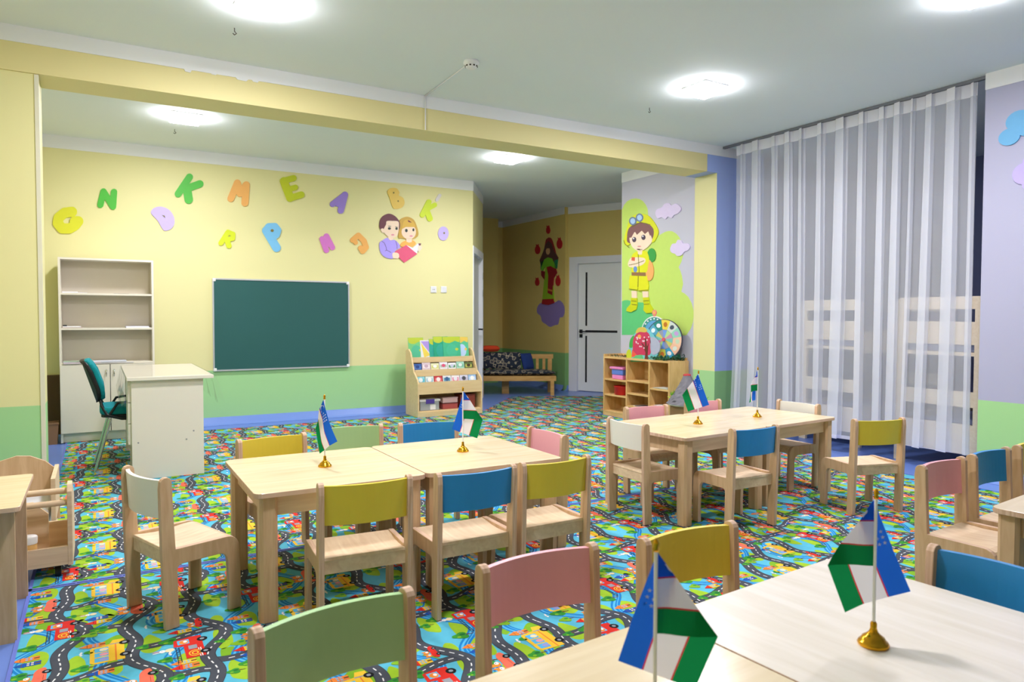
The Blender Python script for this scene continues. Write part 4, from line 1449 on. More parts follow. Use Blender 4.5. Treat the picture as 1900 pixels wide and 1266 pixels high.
# dark brown panel before the lower wall, waste bin beside the bookcase
tag(MB().box((-0.62, YB - 0.03, 0.02), (-0.33, YB - 0.012, 0.615)).build('brown_panel', mat('dark_brown', (92, 66, 34), 0.6)), 'dark brown panel before the lower back wall, left of the bookcase', 'board')
t = thing('waste_box', 'small brown cardboard waste box beside the bookcase', 'box', (-0.40, 7.83, 0))
m_card = mat('cardboard', (150, 112, 82), 0.8, var=0.08)
b = MB()
b.add([(-0.07, 0, 0), (0.055, 0, 0), (0.055, 0.12, 0), (-0.07, 0.12, 0), (-0.085, -0.012, 0.2), (0.068, -0.012, 0.205), (0.068, 0.135, 0.21), (-0.085, 0.135, 0.2)], [(3, 2, 1, 0), (0, 1, 5, 4), (1, 2, 6, 5), (2, 3, 7, 6), (3, 0, 4, 7)])
b.build('box_body', m_card, t)
MB().box((-0.088, -0.016, 0.19), (0.071, -0.011, 0.207)).build('rim', m_card, t)

# ------------------------------------------------------------------ desk
t = thing('desk', 'cream teacher desk seen from its end panel', 'desk', (0.2, 5.80, CZ))
DW, DL_ = 0.48, 1.40
MB().box((-0.03, -0.04, 0.725), (DW + 0.07, DL_ + 0.04, 0.75)).build('desktop', m_cream, t, 0.002)
MB().box((0, 0, 0), (DW, 0.02, 0.725)).build('end_panel', m_cream, t)
MB().box((0, DL_ - 0.02, 0), (DW, DL_, 0.725)).build('end_panel', m_cream, t)
MB().box((DW - 0.09, 0.02, 0.3), (DW - 0.072, DL_ - 0.02, 0.725)).build('modesty_panel', m_cream, t)
b = MB().box((-0.005, 0.02, 0.25), (DW - 0.1, 0.4, 0.72))
b.build('drawer_unit', m_cream, t)
for k in range(3):
    MB().box((-0.022, 0.03, 0.256 + k * 0.155), (-0.005, 0.395, 0.405 + k * 0.155)).build('drawer', m_cream, t)
MB().box((0.0, 0.36, 0), (0.02, 0.4, 0.25)).build('foot', m_cream, t)
b = MB()
for x, z in ((0.04, 0.27), (0.36, 0.27), (0.41, 0.33)):
    b.prism(ell(x, z, 0.006, 0.006, 10), lambda p, q, o_: Vector((p, -o_, q)), 0.0, 0.0025)
b.build('screw_cap', mat('screw_grey', (150, 150, 150), 0.4), t)
# clear plastic cloth hanging over both long sides
b = MB()
n1, n2 = 40, 12
x0, x1, y0, y1 = -0.04, DW + 0.08, -0.05, DL_ + 0.04
zt = 0.7535
vs, fs = [], []
cross = [(-0.045, 0.53), (-0.06, 0.60), (-0.045, 0.68), (x0 + 0.002, 0.74), (x0 + 0.008, zt)] + [(x0 + (x1 - x0) * k / 6, zt) for k in range(1, 6)] + [(x1 - 0.006, zt), (x1 + 0.004, 0.74), (x1 + 0.02, 0.68), (x1 + 0.035, 0.6), (x1 + 0.045, 0.53)]
for i in range(n1 + 1):
    y = y0 + (y1 - y0) * i / n1
    for k, (x, z) in enumerate(cross):
        hang = max(0, 0.74 - z)
        wv = 0.022 * math.sin(i * 0.55 + k * 0.15) * hang / 0.2
        vs.append((x + wv, y - (0.02 * hang / 0.2 if i == 0 else 0), z + (0.03 * math.sin(i * 0.5) * hang / 0.2)))
n_ = len(cross)
for i in range(n1):
    for k in range(n_ - 1):
        fs.append((i * n_ + k, (i + 1) * n_ + k, (i + 1) * n_ + k + 1, i * n_ + k + 1))
b.add([Vector(v) + Vector((0.2, 5.80, CZ)) for v in vs], fs, 0, True)
tag(b.build('plastic_tablecloth', m_film), 'clear plastic sheet hanging over the sides of the desk', 'tablecloth')

# office chair
t = thing('office_chair', 'teal office chair with black frame behind the desk', 'chair', (0.2, 6.46, CZ))
b = MB().prism(rrect(-0.2, -0.22, 0.22, 0.22, 0.08), lambda p, q, o_: Vector((p, q, o_)), 0.43, 0.49)
b.build('seat', m_teal, t, 0.02)
MB().prism(rrect(-0.19, -0.21, 0.21, 0.21, 0.08), lambda p, q, o_: Vector((p, q, o_)), 0.41, 0.43).build('seat_pan', m_black, t)
TB = Matrix.Translation((-0.215, 0, 0.53)) @ Matrix.Rotation(-0.32, 4, 'Y')
pb = rrect(-0.22, 0.0, 0.22, 0.33, 0.1)
MB().prism(pb, lambda p, q, o_: TB @ Vector((o_ - 0.05 * (1 - (p / 0.22) ** 2) + 0.05, p, q)), -0.0, 0.035).build('backrest', m_teal, t, 0.012)
MB().prism(rrect(-0.225, -0.005, 0.225, 0.335, 0.1), lambda p, q, o_: TB @ Vector((o_ - 0.05 * (1 - (p / 0.22) ** 2) + 0.05, p, q)), -0.03, 0.0).build('back_shell', m_black, t, 0.008)
for s_ in (-1, 1):
    y = s_ * 0.225
    MB().tube([(-0.20, y * 0.6, 0.58), (-0.185, y * 0.75, 0.5), (-0.15, y, 0.43), (-0.05, y, 0.40), (0.16, y, 0.40)], 0.012, 8).build('back_tube', m_black, t)
    MB().tube([(-0.13, y, 0.40), (-0.235, y * 1.05, 0.0)], 0.013, 10).build('leg', m_chrome, t)
    MB().tube([(0.15, y, 0.40), (0.23, y * 1.05, 0.0)], 0.013, 10).build('leg', m_chrome, t)
    MB().tube([(-0.13, y * 1.0, 0.44), (-0.08, y * 1.03, 0.52), (0.03, y * 1.04, 0.535), (0.08, y * 1.04, 0.50), (0.1, y, 0.42)], 0.01, 8).build('side_loop', m_black, t)

# ------------------------------------------------------------------ book display stand
BX, BY = 3.245, 7.76
t = thing('book_stand', 'pale wooden tiered book display stand by the end of the back wall', 'book stand', (BX, BY, CZ))
BW = 0.86
prof = [(0, 0), (0.38, 0), (0.38, 0.78), (0.30, 0.80), (0.235, 0.76), (0.13, 0.53), (0.02, 0.44), (0.0, 0.40)]
for x in (0, BW - 0.018):
    MB().prism(prof, lambda p, q, o_: Vector((o_, p, q)), x, x + 0.018).build('side_panel', m_stand, t)
MB().box((0.018, 0.36, 0.05), (BW - 0.018, 0.372, 0.78)).build('back_panel', m_stand, t)
MB().box((0.018, 0.0, 0.0), (BW - 0.018, 0.018, 0.06)).build('plinth', m_stand, t)
MB().box((0.018, 0.018, 0.05), (BW - 0.018, 0.36, 0.068)).build('shelf', m_stand, t)
MB().box((0.018, 0.02, 0.30), (BW - 0.018, 0.36, 0.318)).build('shelf', m_stand, t)
zl = [(0.0, 0.27, 0.415), (0.115, 0.475, 0.555), (0.225, 0.635, 0.70)]
for y, za, zb_ in zl:
    MB().box((0.018, y, za), (BW - 0.018, y + 0.014, zb_)).build('ledge', m_stand, t)
    MB().box((0.018, y + 0.014, za), (BW - 0.018, y + 0.11, za + 0.012)).build('tier', m_stand, t)


def booklet(x, y, z, wd, h, lean, cols, label, art=0):
    tt = thing('booklet', label, 'book', (BX + x, BY + y, CZ + z))
    tt.rotation_euler = (-lean, 0, 0)
    MB().box((0, 0, 0), (wd, 0.006, h)).build('cover', flat(cols[0], 0.35), tt)
    b2 = MB()
    pf = lambda p, q, o_: Vector((p, -o_, q))
    k = 0
    if art == 0:
        shapes = [(1, smooth([(0, h * 0.99), (wd * 0.99, h * 0.99), (wd * 0.95, h * 0.75), (wd * 0.7, h * 0.82), (wd * 0.4, h * 0.72), (wd * 0.05, h * 0.78)], 2)), (2, ell(wd * 0.5, h * 0.4, wd * 0.33, h * 0.28, 12)), (1, ell(wd * 0.78, h * 0.45, wd * 0.1, h * 0.06, 8))]
    elif art == 1:
        shapes = [(1, [(wd * 0.05, h * 0.95), (wd * 0.95, h * 0.95), (wd * 0.95, h * 0.3)]), (2, [(wd * 0.05, h * 0.9), (wd * 0.9, h * 0.25), (wd * 0.3, h * 0.15)])]
    else:
        shapes = [(1, box2(wd * 0.1, h * 0.55, wd * 0.9, h * 0.8)), (2, ell(wd * 0.5, h * 0.72, wd * 0.25, h * 0.14, 9))]
    for ci, q in shapes:
        q = [(min(max(p[0], 0.001), wd - 0.001), min(max(p[1], 0.001), h - 0.001)) for p in q]
        b2.prism(q, pf, 0.0, 0.0004 + 0.0003 * k, min(ci - 1, 1))
        k += 1
    b2.build('cover_art', [flat(cols[1], 0.35), flat(cols[2], 0.35)], tt)
    return tt


TG, TL, TQ = (70, 185, 140), (190, 205, 60), (50, 170, 150)
booklet(0.015, 0.30, 0.655, 0.2, 0.285, 0.16, [(120, 200, 130), TL, (86, 190, 150)], 'green picture booklet at the left end of the top tier')
booklet(0.17, 0.295, 0.655, 0.14, 0.25, 0.16, [(235, 235, 240), (178, 150, 226), (240, 215, 90)], 'white booklet with purple and yellow triangles on the top tier', 1)
booklet(0.285, 0.29, 0.655, 0.2, 0.265, 0.16, [TQ, TL, (40, 160, 150)], 'teal picture booklet left of centre on the top tier')
booklet(0.34, 0.284, 0.655, 0.2, 0.295, 0.16, [(40, 165, 130), TL, TQ], 'dark teal picture booklet in the middle of the top tier')
booklet(0.465, 0.276, 0.655, 0.24, 0.292, 0.16, [TG, TL, (76, 190, 150)], 'green picture booklet right of centre on the top tier')
booklet(0.64, 0.29, 0.655, 0.185, 0.288, 0.16, [(90, 195, 150), (235, 200, 90), (190, 214, 250)], 'green and pale blue booklet at the right end of the top tier')
mid = [((60, 100, 170), (90, 130, 200), (40, 70, 140), 'dark blue'), ((225, 205, 215), (245, 235, 240), (200, 170, 190), 'pale pink'), ((235, 235, 190), (215, 220, 130), (250, 250, 250), 'cream yellow'), ((235, 235, 245), (180, 200, 190), (220, 90, 130), 'white and pink'), ((240, 240, 248), (70, 150, 90), (200, 205, 230), 'white and green'), ((170, 220, 200), (120, 190, 160), (230, 240, 240), 'pale mint'), ((100, 120, 70), (190, 190, 90), (70, 60, 40), 'dark olive')]
for i, (c1_, c2_, c3_, nm) in enumerate(mid):
    booklet(0.03 + i * 0.115, 0.19, 0.49, 0.108, 0.135 + 0.01 * (i % 2), 0.2, [c1_, c2_, c3_], nm + ' booklet on the middle tier of the book stand', 2)
lowb = [((150, 220, 235), (90, 190, 215), (240, 250, 250), 'aqua'), ((225, 240, 235), (160, 200, 220), (250, 250, 250), 'pale aqua'), ((205, 60, 70), (230, 120, 120), (245, 235, 235), 'red'), ((235, 238, 245), (100, 160, 190), (60, 100, 150), 'white with blue waves'), ((245, 240, 245), (226, 140, 170), (235, 235, 245), 'white with a pink flower'), ((226, 226, 246), (190, 190, 220), (80, 80, 90), 'lilac'), ((160, 200, 245), (200, 225, 250), (250, 250, 250), 'sky blue')]
for i, (c1_, c2_, c3_, nm) in enumerate(lowb):
    booklet(0.03 + i * 0.115, 0.08, 0.30, 0.108, 0.19, 0.22, [c1_, c2_, c3_], nm + ' booklet on the lowest tier of the book stand', 2)
t = thing('storage_bin', 'clear plastic bin with a purple clip lid under the book stand', 'bin', (BX + 0.05, BY + 0.05, CZ + 0.068))
m_clear = mat('frosted_plastic', (170, 176, 182), 0.3, var=0.02)
MB().box((0.0, 0, 0), (0.25, 0.2, 0.11)).build('bin_body', m_clear, t, 0.008)
MB().box((-0.01, -0.01, 0.11), (0.26, 0.21, 0.135)).build('lid', m_wplas, t, 0.004)
MB().box((0.07, -0.014, 0.085), (0.18, -0.01, 0.138)).build('clip', mat('purple_plastic', (90, 70, 170), 0.4), t)
MB().box((0.13, -0.003, 0.01), (0.2, 0.0, 0.07)).build('sticker', m_wplas, t)
for k, (x, z, cl, lab) in enumerate(((0.36, 0, (190, 90, 90), 'dusky red toy box on the bottom shelf of the book stand'), (0.36, 0.075, (225, 190, 195), 'pink cardboard box stacked on the dusky red one'), (0.6, 0, (150, 70, 60), 'brown-red box at the right end of the bottom shelf'))):
    tt = thing('toy_box', lab, 'box', (BX + x, BY + 0.08, CZ + 0.068 + z))
    MB().box((0, 0, 0), (0.2, 0.18, 0.055 if k < 2 else 0.15)).build('box_body', flat(cl), tt, 0.003)
    MB().box((-0.003, -0.003, 0.055 if k < 2 else 0.15), (0.203, 0.183, 0.066 if k < 2 else 0.165)).build('lid', flat(tuple(int(q * 0.9) for q in cl)), tt, 0.002)

# ------------------------------------------------------------------ cubby shelf under the mural
QX, Q0, Q1, QH = 5.32, 5.74, 6.90, 0.715
t = thing('cubby_shelf', 'pine cubby shelf with three columns of open compartments', 'shelf', (QX, Q0, CZ))
QD = 5.60 - QX
cols_y = [Q1 - Q0, at(1162, 720, 0, QX).y - Q0, at(1204, 720, 0, QX).y - Q0, 0.0]
for i, y in enumerate(cols_y):
    y0 = y - 0.02 if i == 0 else (y if i == 3 else y - 0.01)
    MB().box((0, y0, 0), (QD, y0 + 0.02, QH + (0.03 if i in (0,) else 0))).build('upright', m_pinev, t)
MB().box((QD - 0.012, 0.02, 0.03), (QD, Q1 - Q0 - 0.02, QH + 0.03)).build('back_panel', m_pine, t)
comp = [[0.05, 0.245, 0.455], [0.05, 0.18, 0.335, 0.495], [0.05, 0.185, 0.41]]
comp = []
for px, ys in ((1143, (757, 728, 699)), (1183, (None, 750, 726, 702)), (1225, (None, 750, 717))):
    comp.append([0.05 if y is None else at(px, y + 7, 0, QX).z for y in ys])
comp[0][0] = 0.06
for i in range(3):
    ya, yb = cols_y[i + 1] + (0.01 if i < 2 else 0.02), cols_y[i] - (0.02 if i == 0 else 0.01)
    for z in comp[i]:
        MB().box((0.004, ya, z - 0.018), (QD - 0.012, yb, z)).build('shelf', m_pine, t)
    MB().box((0.0, ya, QH - 0.02), (QD - 0.012, yb, QH)).build('top_board', m_pine, t)
    MB().box((0.004, ya, 0.0), (0.02, yb, 0.045)).build('plinth', m_pine, t)
yc = Q0 + (cols_y[1] + cols_y[0]) / 2
t = thing('storage_tub', 'pink lidded tub with a blue band in the top left cubby', 'tub', (QX + 0.03, yc - 0.11, CZ + comp[0][2]))
pk = flat((236, 140, 200), 0.4)
MB().box((0, 0.0, 0), (0.2, 0.2, 0.055)).build('tub_body', pk, t, 0.01)
MB().box((-0.002, -0.002, 0.055), (0.202, 0.202, 0.12)).build('band', flat((100, 130, 214), 0.4), t, 0.006)
MB().box((-0.012, -0.012, 0.12), (0.212, 0.235, 0.148)).build('lid', pk, t, 0.006)
t = thing('toy_bucket', 'red plastic bowl in the middle left cubby', 'bowl', (QX + 0.11, yc - 0.02, CZ + comp[0][1]))
MB().lathe([(0.08, 0), (0.1, 0.01), (0.105, 0.1), (0.112, 0.104), (0.104, 0.108), (0.09, 0.06)], n=28).build('bowl', flat((206, 36, 36), 0.4), t)
t = thing('toy_block', 'dark blue toy block behind the red bowl', 'toy', (QX + 0.2, yc - 0.06, CZ + comp[0][1]))
MB().box((-0.03, -0.07, 0), (0.03, 0.03, 0.15)).build('block', flat((24, 40, 110), 0.4), t, 0.01)
for k, (i, z, lab) in enumerate(((1, comp[1][1], 'thin papers lying in the middle cubby column'), (2, comp[2][2], 'grey sheets lying in the right upper cubby'), (2, comp[2][1], 'pinkish sheets lying in the right lower cubby'))):
    yy = Q0 + cols_y[i + 1] + 0.05
    paper_pile('paper_stack', QX + 0.02, yy, CZ + z, [(0.16, 0.24, 0.006, ((225, 222, 218), (180, 190, 180), (215, 170, 160))[k], 0), (0.14, 0.2, 0.005, ((120, 110, 110), (205, 210, 200), (225, 215, 210))[k], 0.05)], lab, 'papers')

# spinning wheel and tree board on the cubby
ch = crop(1100, 560, 260 / 1372.0)
ZT = QH + CZ
WX = QX + 0.17
PW = wall_map(0, WX, -1)
wc = at(1100 + 715 * 0.1895, 560 + 397 * 0.1895, 0, WX)
R_ = 0.226
t = thing('seasons_board', 'round white-rimmed teal board behind the spinning wheel', 'toy board', (WX + 0.03, wc.y + 0.22, ZT), 0.25)
pf = lambda p, q, o_: Vector((-o_, p, q))
ZA = 0.315
MB().prism([(0.12, 0.0), (-0.12, 0.0)] + [(-0.175 * math.cos(PI * k / 20), ZA + 0.175 * math.sin(PI * k / 20)) for k in range(21)], pf, 0, 0.012).build('board', flat((238, 240, 240)), t)
MB().prism([(0.11, 0.01), (-0.11, 0.01)] + [(-0.163 * math.cos(PI * k / 20), ZA + 0.163 * math.sin(PI * k / 20)) for k in range(21)], pf, 0.012, 0.0135).build('rim_ring', flat((60, 150, 140)), t)
MB().prism(ell(0, ZA, 0.125, 0.125, 24), pf, 0.0135, 0.0145).build('inner_disc', flat((100, 170, 220)), t)
b = MB()
for k in range(7):
    a = PI * (0.2 + 0.6 * k / 6)
    b.prism(ell(0.145 * math.cos(a), ZA + 0.145 * math.sin(a), 0.012, 0.01, 6), pf, 0.0135, 0.015)
b.build('picture', flat((235, 240, 245)), t)
t2 = MB().prism(ell(0, 0.53, 0.03, 0.033, 14), pf, 0, 0.012)
t2.prism(ell(0, 0.53, 0.014, 0.015, 10), pf, 0.012, 0.014, 1)
t2.box((-0.012, -0.015, 0.485), (0.0, 0.015, 0.505))
t2.build('sun_knob', [flat((240, 150, 130)), flat((250, 190, 90))], t)
t = thing('spinning_wheel', 'round picture wheel with coloured sectors on the cubby shelf', 'toy wheel', (WX - 0.02, wc.y, ZT), 0.33)
cz_ = R_ + 0.004
MB().prism(ell(0, cz_, R_, R_, 40), pf, 0, 0.014).build('disc', flat((70, 66, 84)), t)
sec = [(240, 216, 80), (210, 220, 214), (150, 214, 190), (242, 200, 170), (240, 190, 160), (60, 160, 200), (222, 222, 90), (150, 160, 190), (110, 120, 190), (50, 150, 150), (90, 170, 200), (40, 140, 130)]
for k, cl in enumerate(sec):
    a0, a1 = PI / 2 - 2 * PI * (k - 0.3) / 12, PI / 2 - 2 * PI * (k + 0.7) / 12
    q = [(-0.95 * R_ * math.cos(a0 + (a1 - a0) * j / 4), cz_ + 0.97 * R_ * math.sin(a0 + (a1 - a0) * j / 4)) for j in range(5)] + [(-0.5 * R_ * math.cos(a1), cz_ + 0.5 * R_ * math.sin(a1)), (-0.5 * R_ * math.cos(a0), cz_ + 0.5 * R_ * math.sin(a0))]
    so = MB().prism(q, pf, 0.014, 0.0155).build('sector', flat(cl), t)
    am = (a0 + a1) / 2
    MB().prism(smooth(ell(-0.74 * R_ * math.cos(am), cz_ + 0.74 * R_ * math.sin(am), 0.024, 0.028, 7, k), 2), pf, 0.0155, 0.0165).build('picture', flat(((196, 120, 40), (70, 80, 100), (200, 160, 220), (200, 220, 190), (220, 230, 220), (240, 240, 240), (230, 130, 60), (210, 100, 130), (200, 220, 240), (230, 240, 240), (240, 250, 250), (240, 240, 250))[k]), so)
    q = [(-0.49 * R_ * math.cos(a0), cz_ + 0.49 * R_ * math.sin(a0)), (-0.49 * R_ * math.cos(a1), cz_ + 0.49 * R_ * math.sin(a1)), (0, cz_)]
    MB().prism(q, pf, 0.014, 0.0155).build('inner_sector', flat(((120, 160, 230), (180, 220, 150), (210, 150, 180), (130, 200, 190), (210, 205, 110), (150, 155, 175))[k % 6]), t)
MB().prism(ell(0, cz_, 0.02, 0.02, 12), pf, 0.0155, 0.03).build('hub', flat((230, 90, 110)), t)
# tree board, left
TX = QX + 0.07
PT = wall_map(0, TX, -1)
t = thing('tree_board', 'cutout board of a red tree with green leaves left of the wheel', 'toy board', (TX, at(1195, 650, 0, TX).y, ZT))
rows_ = [('backing', (120, 200, 210), [(345, 585), (350, 500), (375, 380), (420, 310), (480, 260), (540, 262), (600, 330), (650, 420), (640, 520), (600, 588)], 0, 0),
         ('yellow_leaf', (196, 210, 50), [(335, 540), (345, 480), (375, 470), (388, 540), (365, 575)], 2, 1),
         ('green_leaf', (70, 170, 80), [(365, 440), (375, 370), (410, 330), (410, 400), (392, 450)], 2, 1),
         ('crown', (206, 58, 96), [(400, 470), (405, 370), (440, 310), (510, 290), (560, 320), (578, 430), (565, 520), (470, 520), (400, 530)], 3, 1),
         ('red_slope', (232, 92, 76), [(388, 540), (395, 470), (440, 520), (450, 545)], 4, 0),
         ('cloud', (180, 185, 208), [(570, 430), (575, 350), (620, 360), (660, 420), (655, 490), (610, 520), (580, 500)], 3, 1),
         ('hat', (216, 190, 90), [(430, 310), (450, 262), (500, 250), (540, 280), (520, 300), (470, 296)], 5, 1),
         ('trunk', (104, 50, 40), [(512, 588), (525, 500), (505, 440), (480, 400), (500, 410), (520, 445), (518, 360), (530, 360), (540, 440), (560, 400), (550, 450), (545, 520), (560, 588)], 5, 0),
         ('bush', (96, 190, 130), [(355, 588), (380, 570), (430, 525), (490, 520), (520, 588)], 5, 0),
         ('orange_spot', (240, 170, 80), ell(465, 342, 18, 20, 10), 6, 0)]
for q in rows_:
    o = cut(None, q[0], ch, PT, q[1], q[2], q[3], q[4])
    o.data.transform(Matrix.Translation(-t.location))
    o.parent = t
b = MB()
for k in range(16):
    x, y = 430 + random.random() * 130, 340 + random.random() * 120
    b.prism(ch(ell(x, y, 7, 8, 7)), PT, TH + 0.0042, TH + 0.0046)
o = b.build('blossom', flat((245, 215, 225)))
o.data.transform(Matrix.Translation(-t.location))
o.parent = t


def leafy(name, centre, spread, n, size, cols, label, cat, seed):
    rnd = random.Random(seed)
    b2 = MB()
    for k in range(n):
        p = Vector(centre) + Vector(((rnd.random() - 0.5) * spread[0], (rnd.random() - 0.5) * spread[1], rnd.random() * spread[2]))
        d = Vector((rnd.random() - 0.5, rnd.random() - 0.5, rnd.random() * 0.9)).normalized()
        sd = d.cross(Vector((rnd.random() - 0.5, rnd.random() - 0.5, 1))).normalized()
        s_ = size * (0.6 + 0.7 * rnd.random())
        up_ = d.cross(sd) * s_ * 0.12
        b2.add([p, p + d * s_ * 0.5 + sd * s_ * 0.28 + up_, p + d * s_, p + d * s_ * 0.5 - sd * s_ * 0.28 + up_, p + d * s_ * 0.5], [(0, 1, 4), (1, 2, 4), (2, 3, 4), (3, 0, 4)], k % len(cols))
    o_ = b2.build(name, [flat(q) for q in cols])
    return tag(o_, label, cat, None, 'stuff')


leafy('leaf_garland', (QX + 0.07, Q0 + 0.22, ZT), (0.1, 0.3, 0.03), 150, 0.035, [(34, 100, 70), (26, 80, 60), (60, 130, 80)], 'dark green artificial leaves lying before the wheel', 'foliage', 3)
leafy('leaf_garland', (QX + 0.2, Q0 + 0.07, ZT), (0.1, 0.12, 0.05), 80, 0.035, [(30, 104, 76), (22, 84, 64)], 'small bunch of dark green leaves at the right end of the cubby top', 'foliage', 5)
leafy('leaf_garland', (QX + 0.07, Q0 + 0.95, ZT), (0.08, 0.32, 0.012), 60, 0.03, [(110, 96, 60), (140, 110, 70), (60, 90, 60)], 'brown and green leaves along the left of the cubby top', 'foliage', 8)

# volcano model on a carton stand
vp = at(1277, 749, 0, 5.06)
t = thing('model_stand', 'brown carton stand under the white round board of the volcano', 'stand', (vp.x, vp.y, CZ))
hz = vp.z - CZ - 0.012
MB().box((-0.14, -0.11, 0), (0.14, 0.11, hz)).build('carton', mat('brown_carton', (150, 118, 84), 0.8, var=0.08), t, 0.003)
MB().lathe([(0.2, hz), (0.205, hz + 0.006), (0.2, hz + 0.012)], n=36).build('round_board', flat((228, 236, 226), 0.5), t)
t = thing('volcano_model', 'grey papier mache volcano with a red crater and green plants', 'model', (vp.x, vp.y, CZ + hz + 0.012))
b = MB()
vs, fs = [], []
nr, na = 14, 32
rnd = random.Random(4)
for i in range(nr + 1):
    f_ = i / nr
    for k in range(na):
        a = 2 * PI * k / na
        r_ = (0.175 * (1 - f_) ** 1.25 + 0.034) * (1 + 0.13 * (rnd.random() - 0.5) * (1 - f_ * 0.5))
        vs.append((r_ * math.cos(a), r_ * math.sin(a) + 0.02 * f_, 0.285 * f_ * (1 + 0.02 * rnd.random())))
for i in range(nr):
    for k in range(na):
        k2 = (k + 1) % na
        fs.append((i * na + k, i * na + k2, (i + 1) * na + k2, (i + 1) * na + k))
b.add(vs, fs, 0, False)
b.add(vs[-na:], [list(range(na))])
b.build('cone', mat('grey_rock_paint', (118, 116, 124), 0.8, var=0.35, scale=26, bump=0.6), t)
MB().lathe([(0.037, 0.272), (0.04, 0.283), (0.03, 0.293), (0.01, 0.296)], (0, 0.02, 0), n=16).build('lava', flat((190, 60, 64)), t)
for s_, sd in ((1, 11), (-1, 12)):
    o = leafy('plant', (vp.x + s_ * 0.02 * 0, vp.y + s_ * 0.155, CZ + hz + 0.012), (0.06, 0.06, 0.05), 60, 0.085, [(130, 190, 40), (96, 168, 50), (166, 206, 60)], 'x', 'x', sd)
    for k in ('label', 'category', 'kind'):
        del o[k]
    o.data.transform(Matrix.Translation((-vp.x, -vp.y, -(CZ + hz + 0.012))))
    o.parent = t
    o['kind'] = 'stuff'

# ------------------------------------------------------------------ bench in the alcove
g0, g1 = Vector((5.03, 9.52)), Vector((6.03, 8.99))
bd = (g1 - g0).normalized()
ang = math.atan2(bd.y, bd.x)
BL = 1.16
t = thing('wooden_bench', 'wooden bench with a slatted back in the dim alcove', 'bench', (g1.x - bd.x * BL, g1.y - bd.y * BL, 0), ang)
m_bench = wood('bench_pine', (196, 150, 84), (216, 172, 104), 0.5, stretch=(3, 16, 16))
sz = 0.30
MB().box((0, 0, sz - 0.075), (BL, 0.03, sz)).build('front_rail', m_bench, t)
MB().box((0, 0.03, sz - 0.02), (BL, 0.52, sz)).build('seat', m_bench, t)
for x in (0.0, BL - 0.085):
    MB().box((x, 0.005, 0), (x + 0.055, 0.06, sz - 0.02)).build('leg', m_bench, t)
    MB().box((x, 0.48, 0), (x + 0.055, 0.53, sz + 0.28)).build('leg', m_bench, t)
MB().box((0.34, 0.3, 0), (0.45, 0.36, sz - 0.02)).build('middle_leg', m_bench, t)
MB().box((0, 0.47, sz + 0.24), (BL, 0.5, sz + 0.31)).build('top_rail', m_bench, t)
for k in range(11):
    x = 0.045 + k * 0.105
    MB().box((x, 0.478, sz), (x + 0.045, 0.492, sz + 0.24)).build('slat', m_bench, t)
fab = pattern('ornament_fabric', [(30, 32, 40), (120, 116, 116), (44, 48, 58), (188, 176, 148), (36, 44, 60)], 13)
MT = t.matrix_world.copy()
RM = Matrix.Translation((t.location.x, t.location.y, 0)) @ Matrix.Rotation(ang, 4, 'Z')


def pillow(mb, sx, sy, sz_, Tm, n=10, mi=0):
    vs, fs = [], []
    for sgn in (1, -1):
        base = len(vs)
        for i in range(n + 1):
            for j in range(n + 1):
                u_, v_ = 2 * i / n - 1, 2 * j / n - 1
                h_ = ((1 - u_ ** 4) * (1 - v_ ** 4)) ** 0.5
                vs.append(Tm @ Vector((u_ * sx / 2, v_ * sy / 2, sgn * h_ * sz_ / 2)))
        for i in range(n):
            for j in range(n):
                q = [base + i * (n + 1) + j, base + (i + 1) * (n + 1) + j, base + (i + 1) * (n + 1) + j + 1, base + i * (n + 1) + j + 1]
                fs.append(q if sgn > 0 else q[::-1])
    mb.add(vs, fs, mi, True)
    return mb


b = pillow(MB(), BL, 0.46, 0.085, RM @ Matrix.Translation((BL / 2, 0.235, sz + 0.043)))
tag(b.build('seat_cushion', fab), 'patterned dark seat pad lying along the bench', 'cushion')
b = pillow(MB(), 0.62, 0.27, 0.1, RM @ Matrix.Translation((0.33, 0.385, sz + 0.215)) @ Matrix.Rotation(1.25, 4, 'X'))
tag(b.build('back_cushion', fab), 'patterned long cushion leaning on the left of the bench back', 'cushion')
b = pillow(MB(), 0.22, 0.27, 0.1, RM @ Matrix.Translation((0.74, 0.36, sz + 0.2)) @ Matrix.Rotation(0.7, 4, 'Z') @ Matrix.Rotation(1.25, 4, 'X'))
tag(b.build('blue_cushion', mat('navy_fabric', (30, 56, 120), 0.9, var=0.1)), 'navy blue cushion in the middle of the bench', 'cushion')
b = pillow(MB(), 0.3, 0.2, 0.1, RM @ Matrix.Translation((0.16, 0.43, sz + 0.40)))
tag(b.build('orange_cushion', mat('orange_fabric', (226, 74, 34), 0.85, var=0.08)), 'small orange cushion on top of the bench back', 'cushion')

# ------------------------------------------------------------------ curtain
CX0, CY0, CY1 = 5.665, 5.17, 2.862
ct = thing('sheer_curtain', 'floor-length sheer white curtain across the bedroom opening', 'curtain', (CX0, CY0, 0))
m_sheer = cloth('sheer_voile', (244, 246, 255), 0.25, 0.60)  # lavender tint in the cloth stands for bluish niche light
m_tape = cloth('curtain_tape', (246, 246, 255), 0.2, 0.05)
rnd = random.Random(21)
NF = 14
knots = [0.0]
for k in range(NF):
    knots.append(knots[-1] + 0.6 + 0.9 * rnd.random())
knots = [k / knots[-1] for k in knots]
amps = [0.7 + 0.6 * rnd.random() for k in range(NF + 1)]


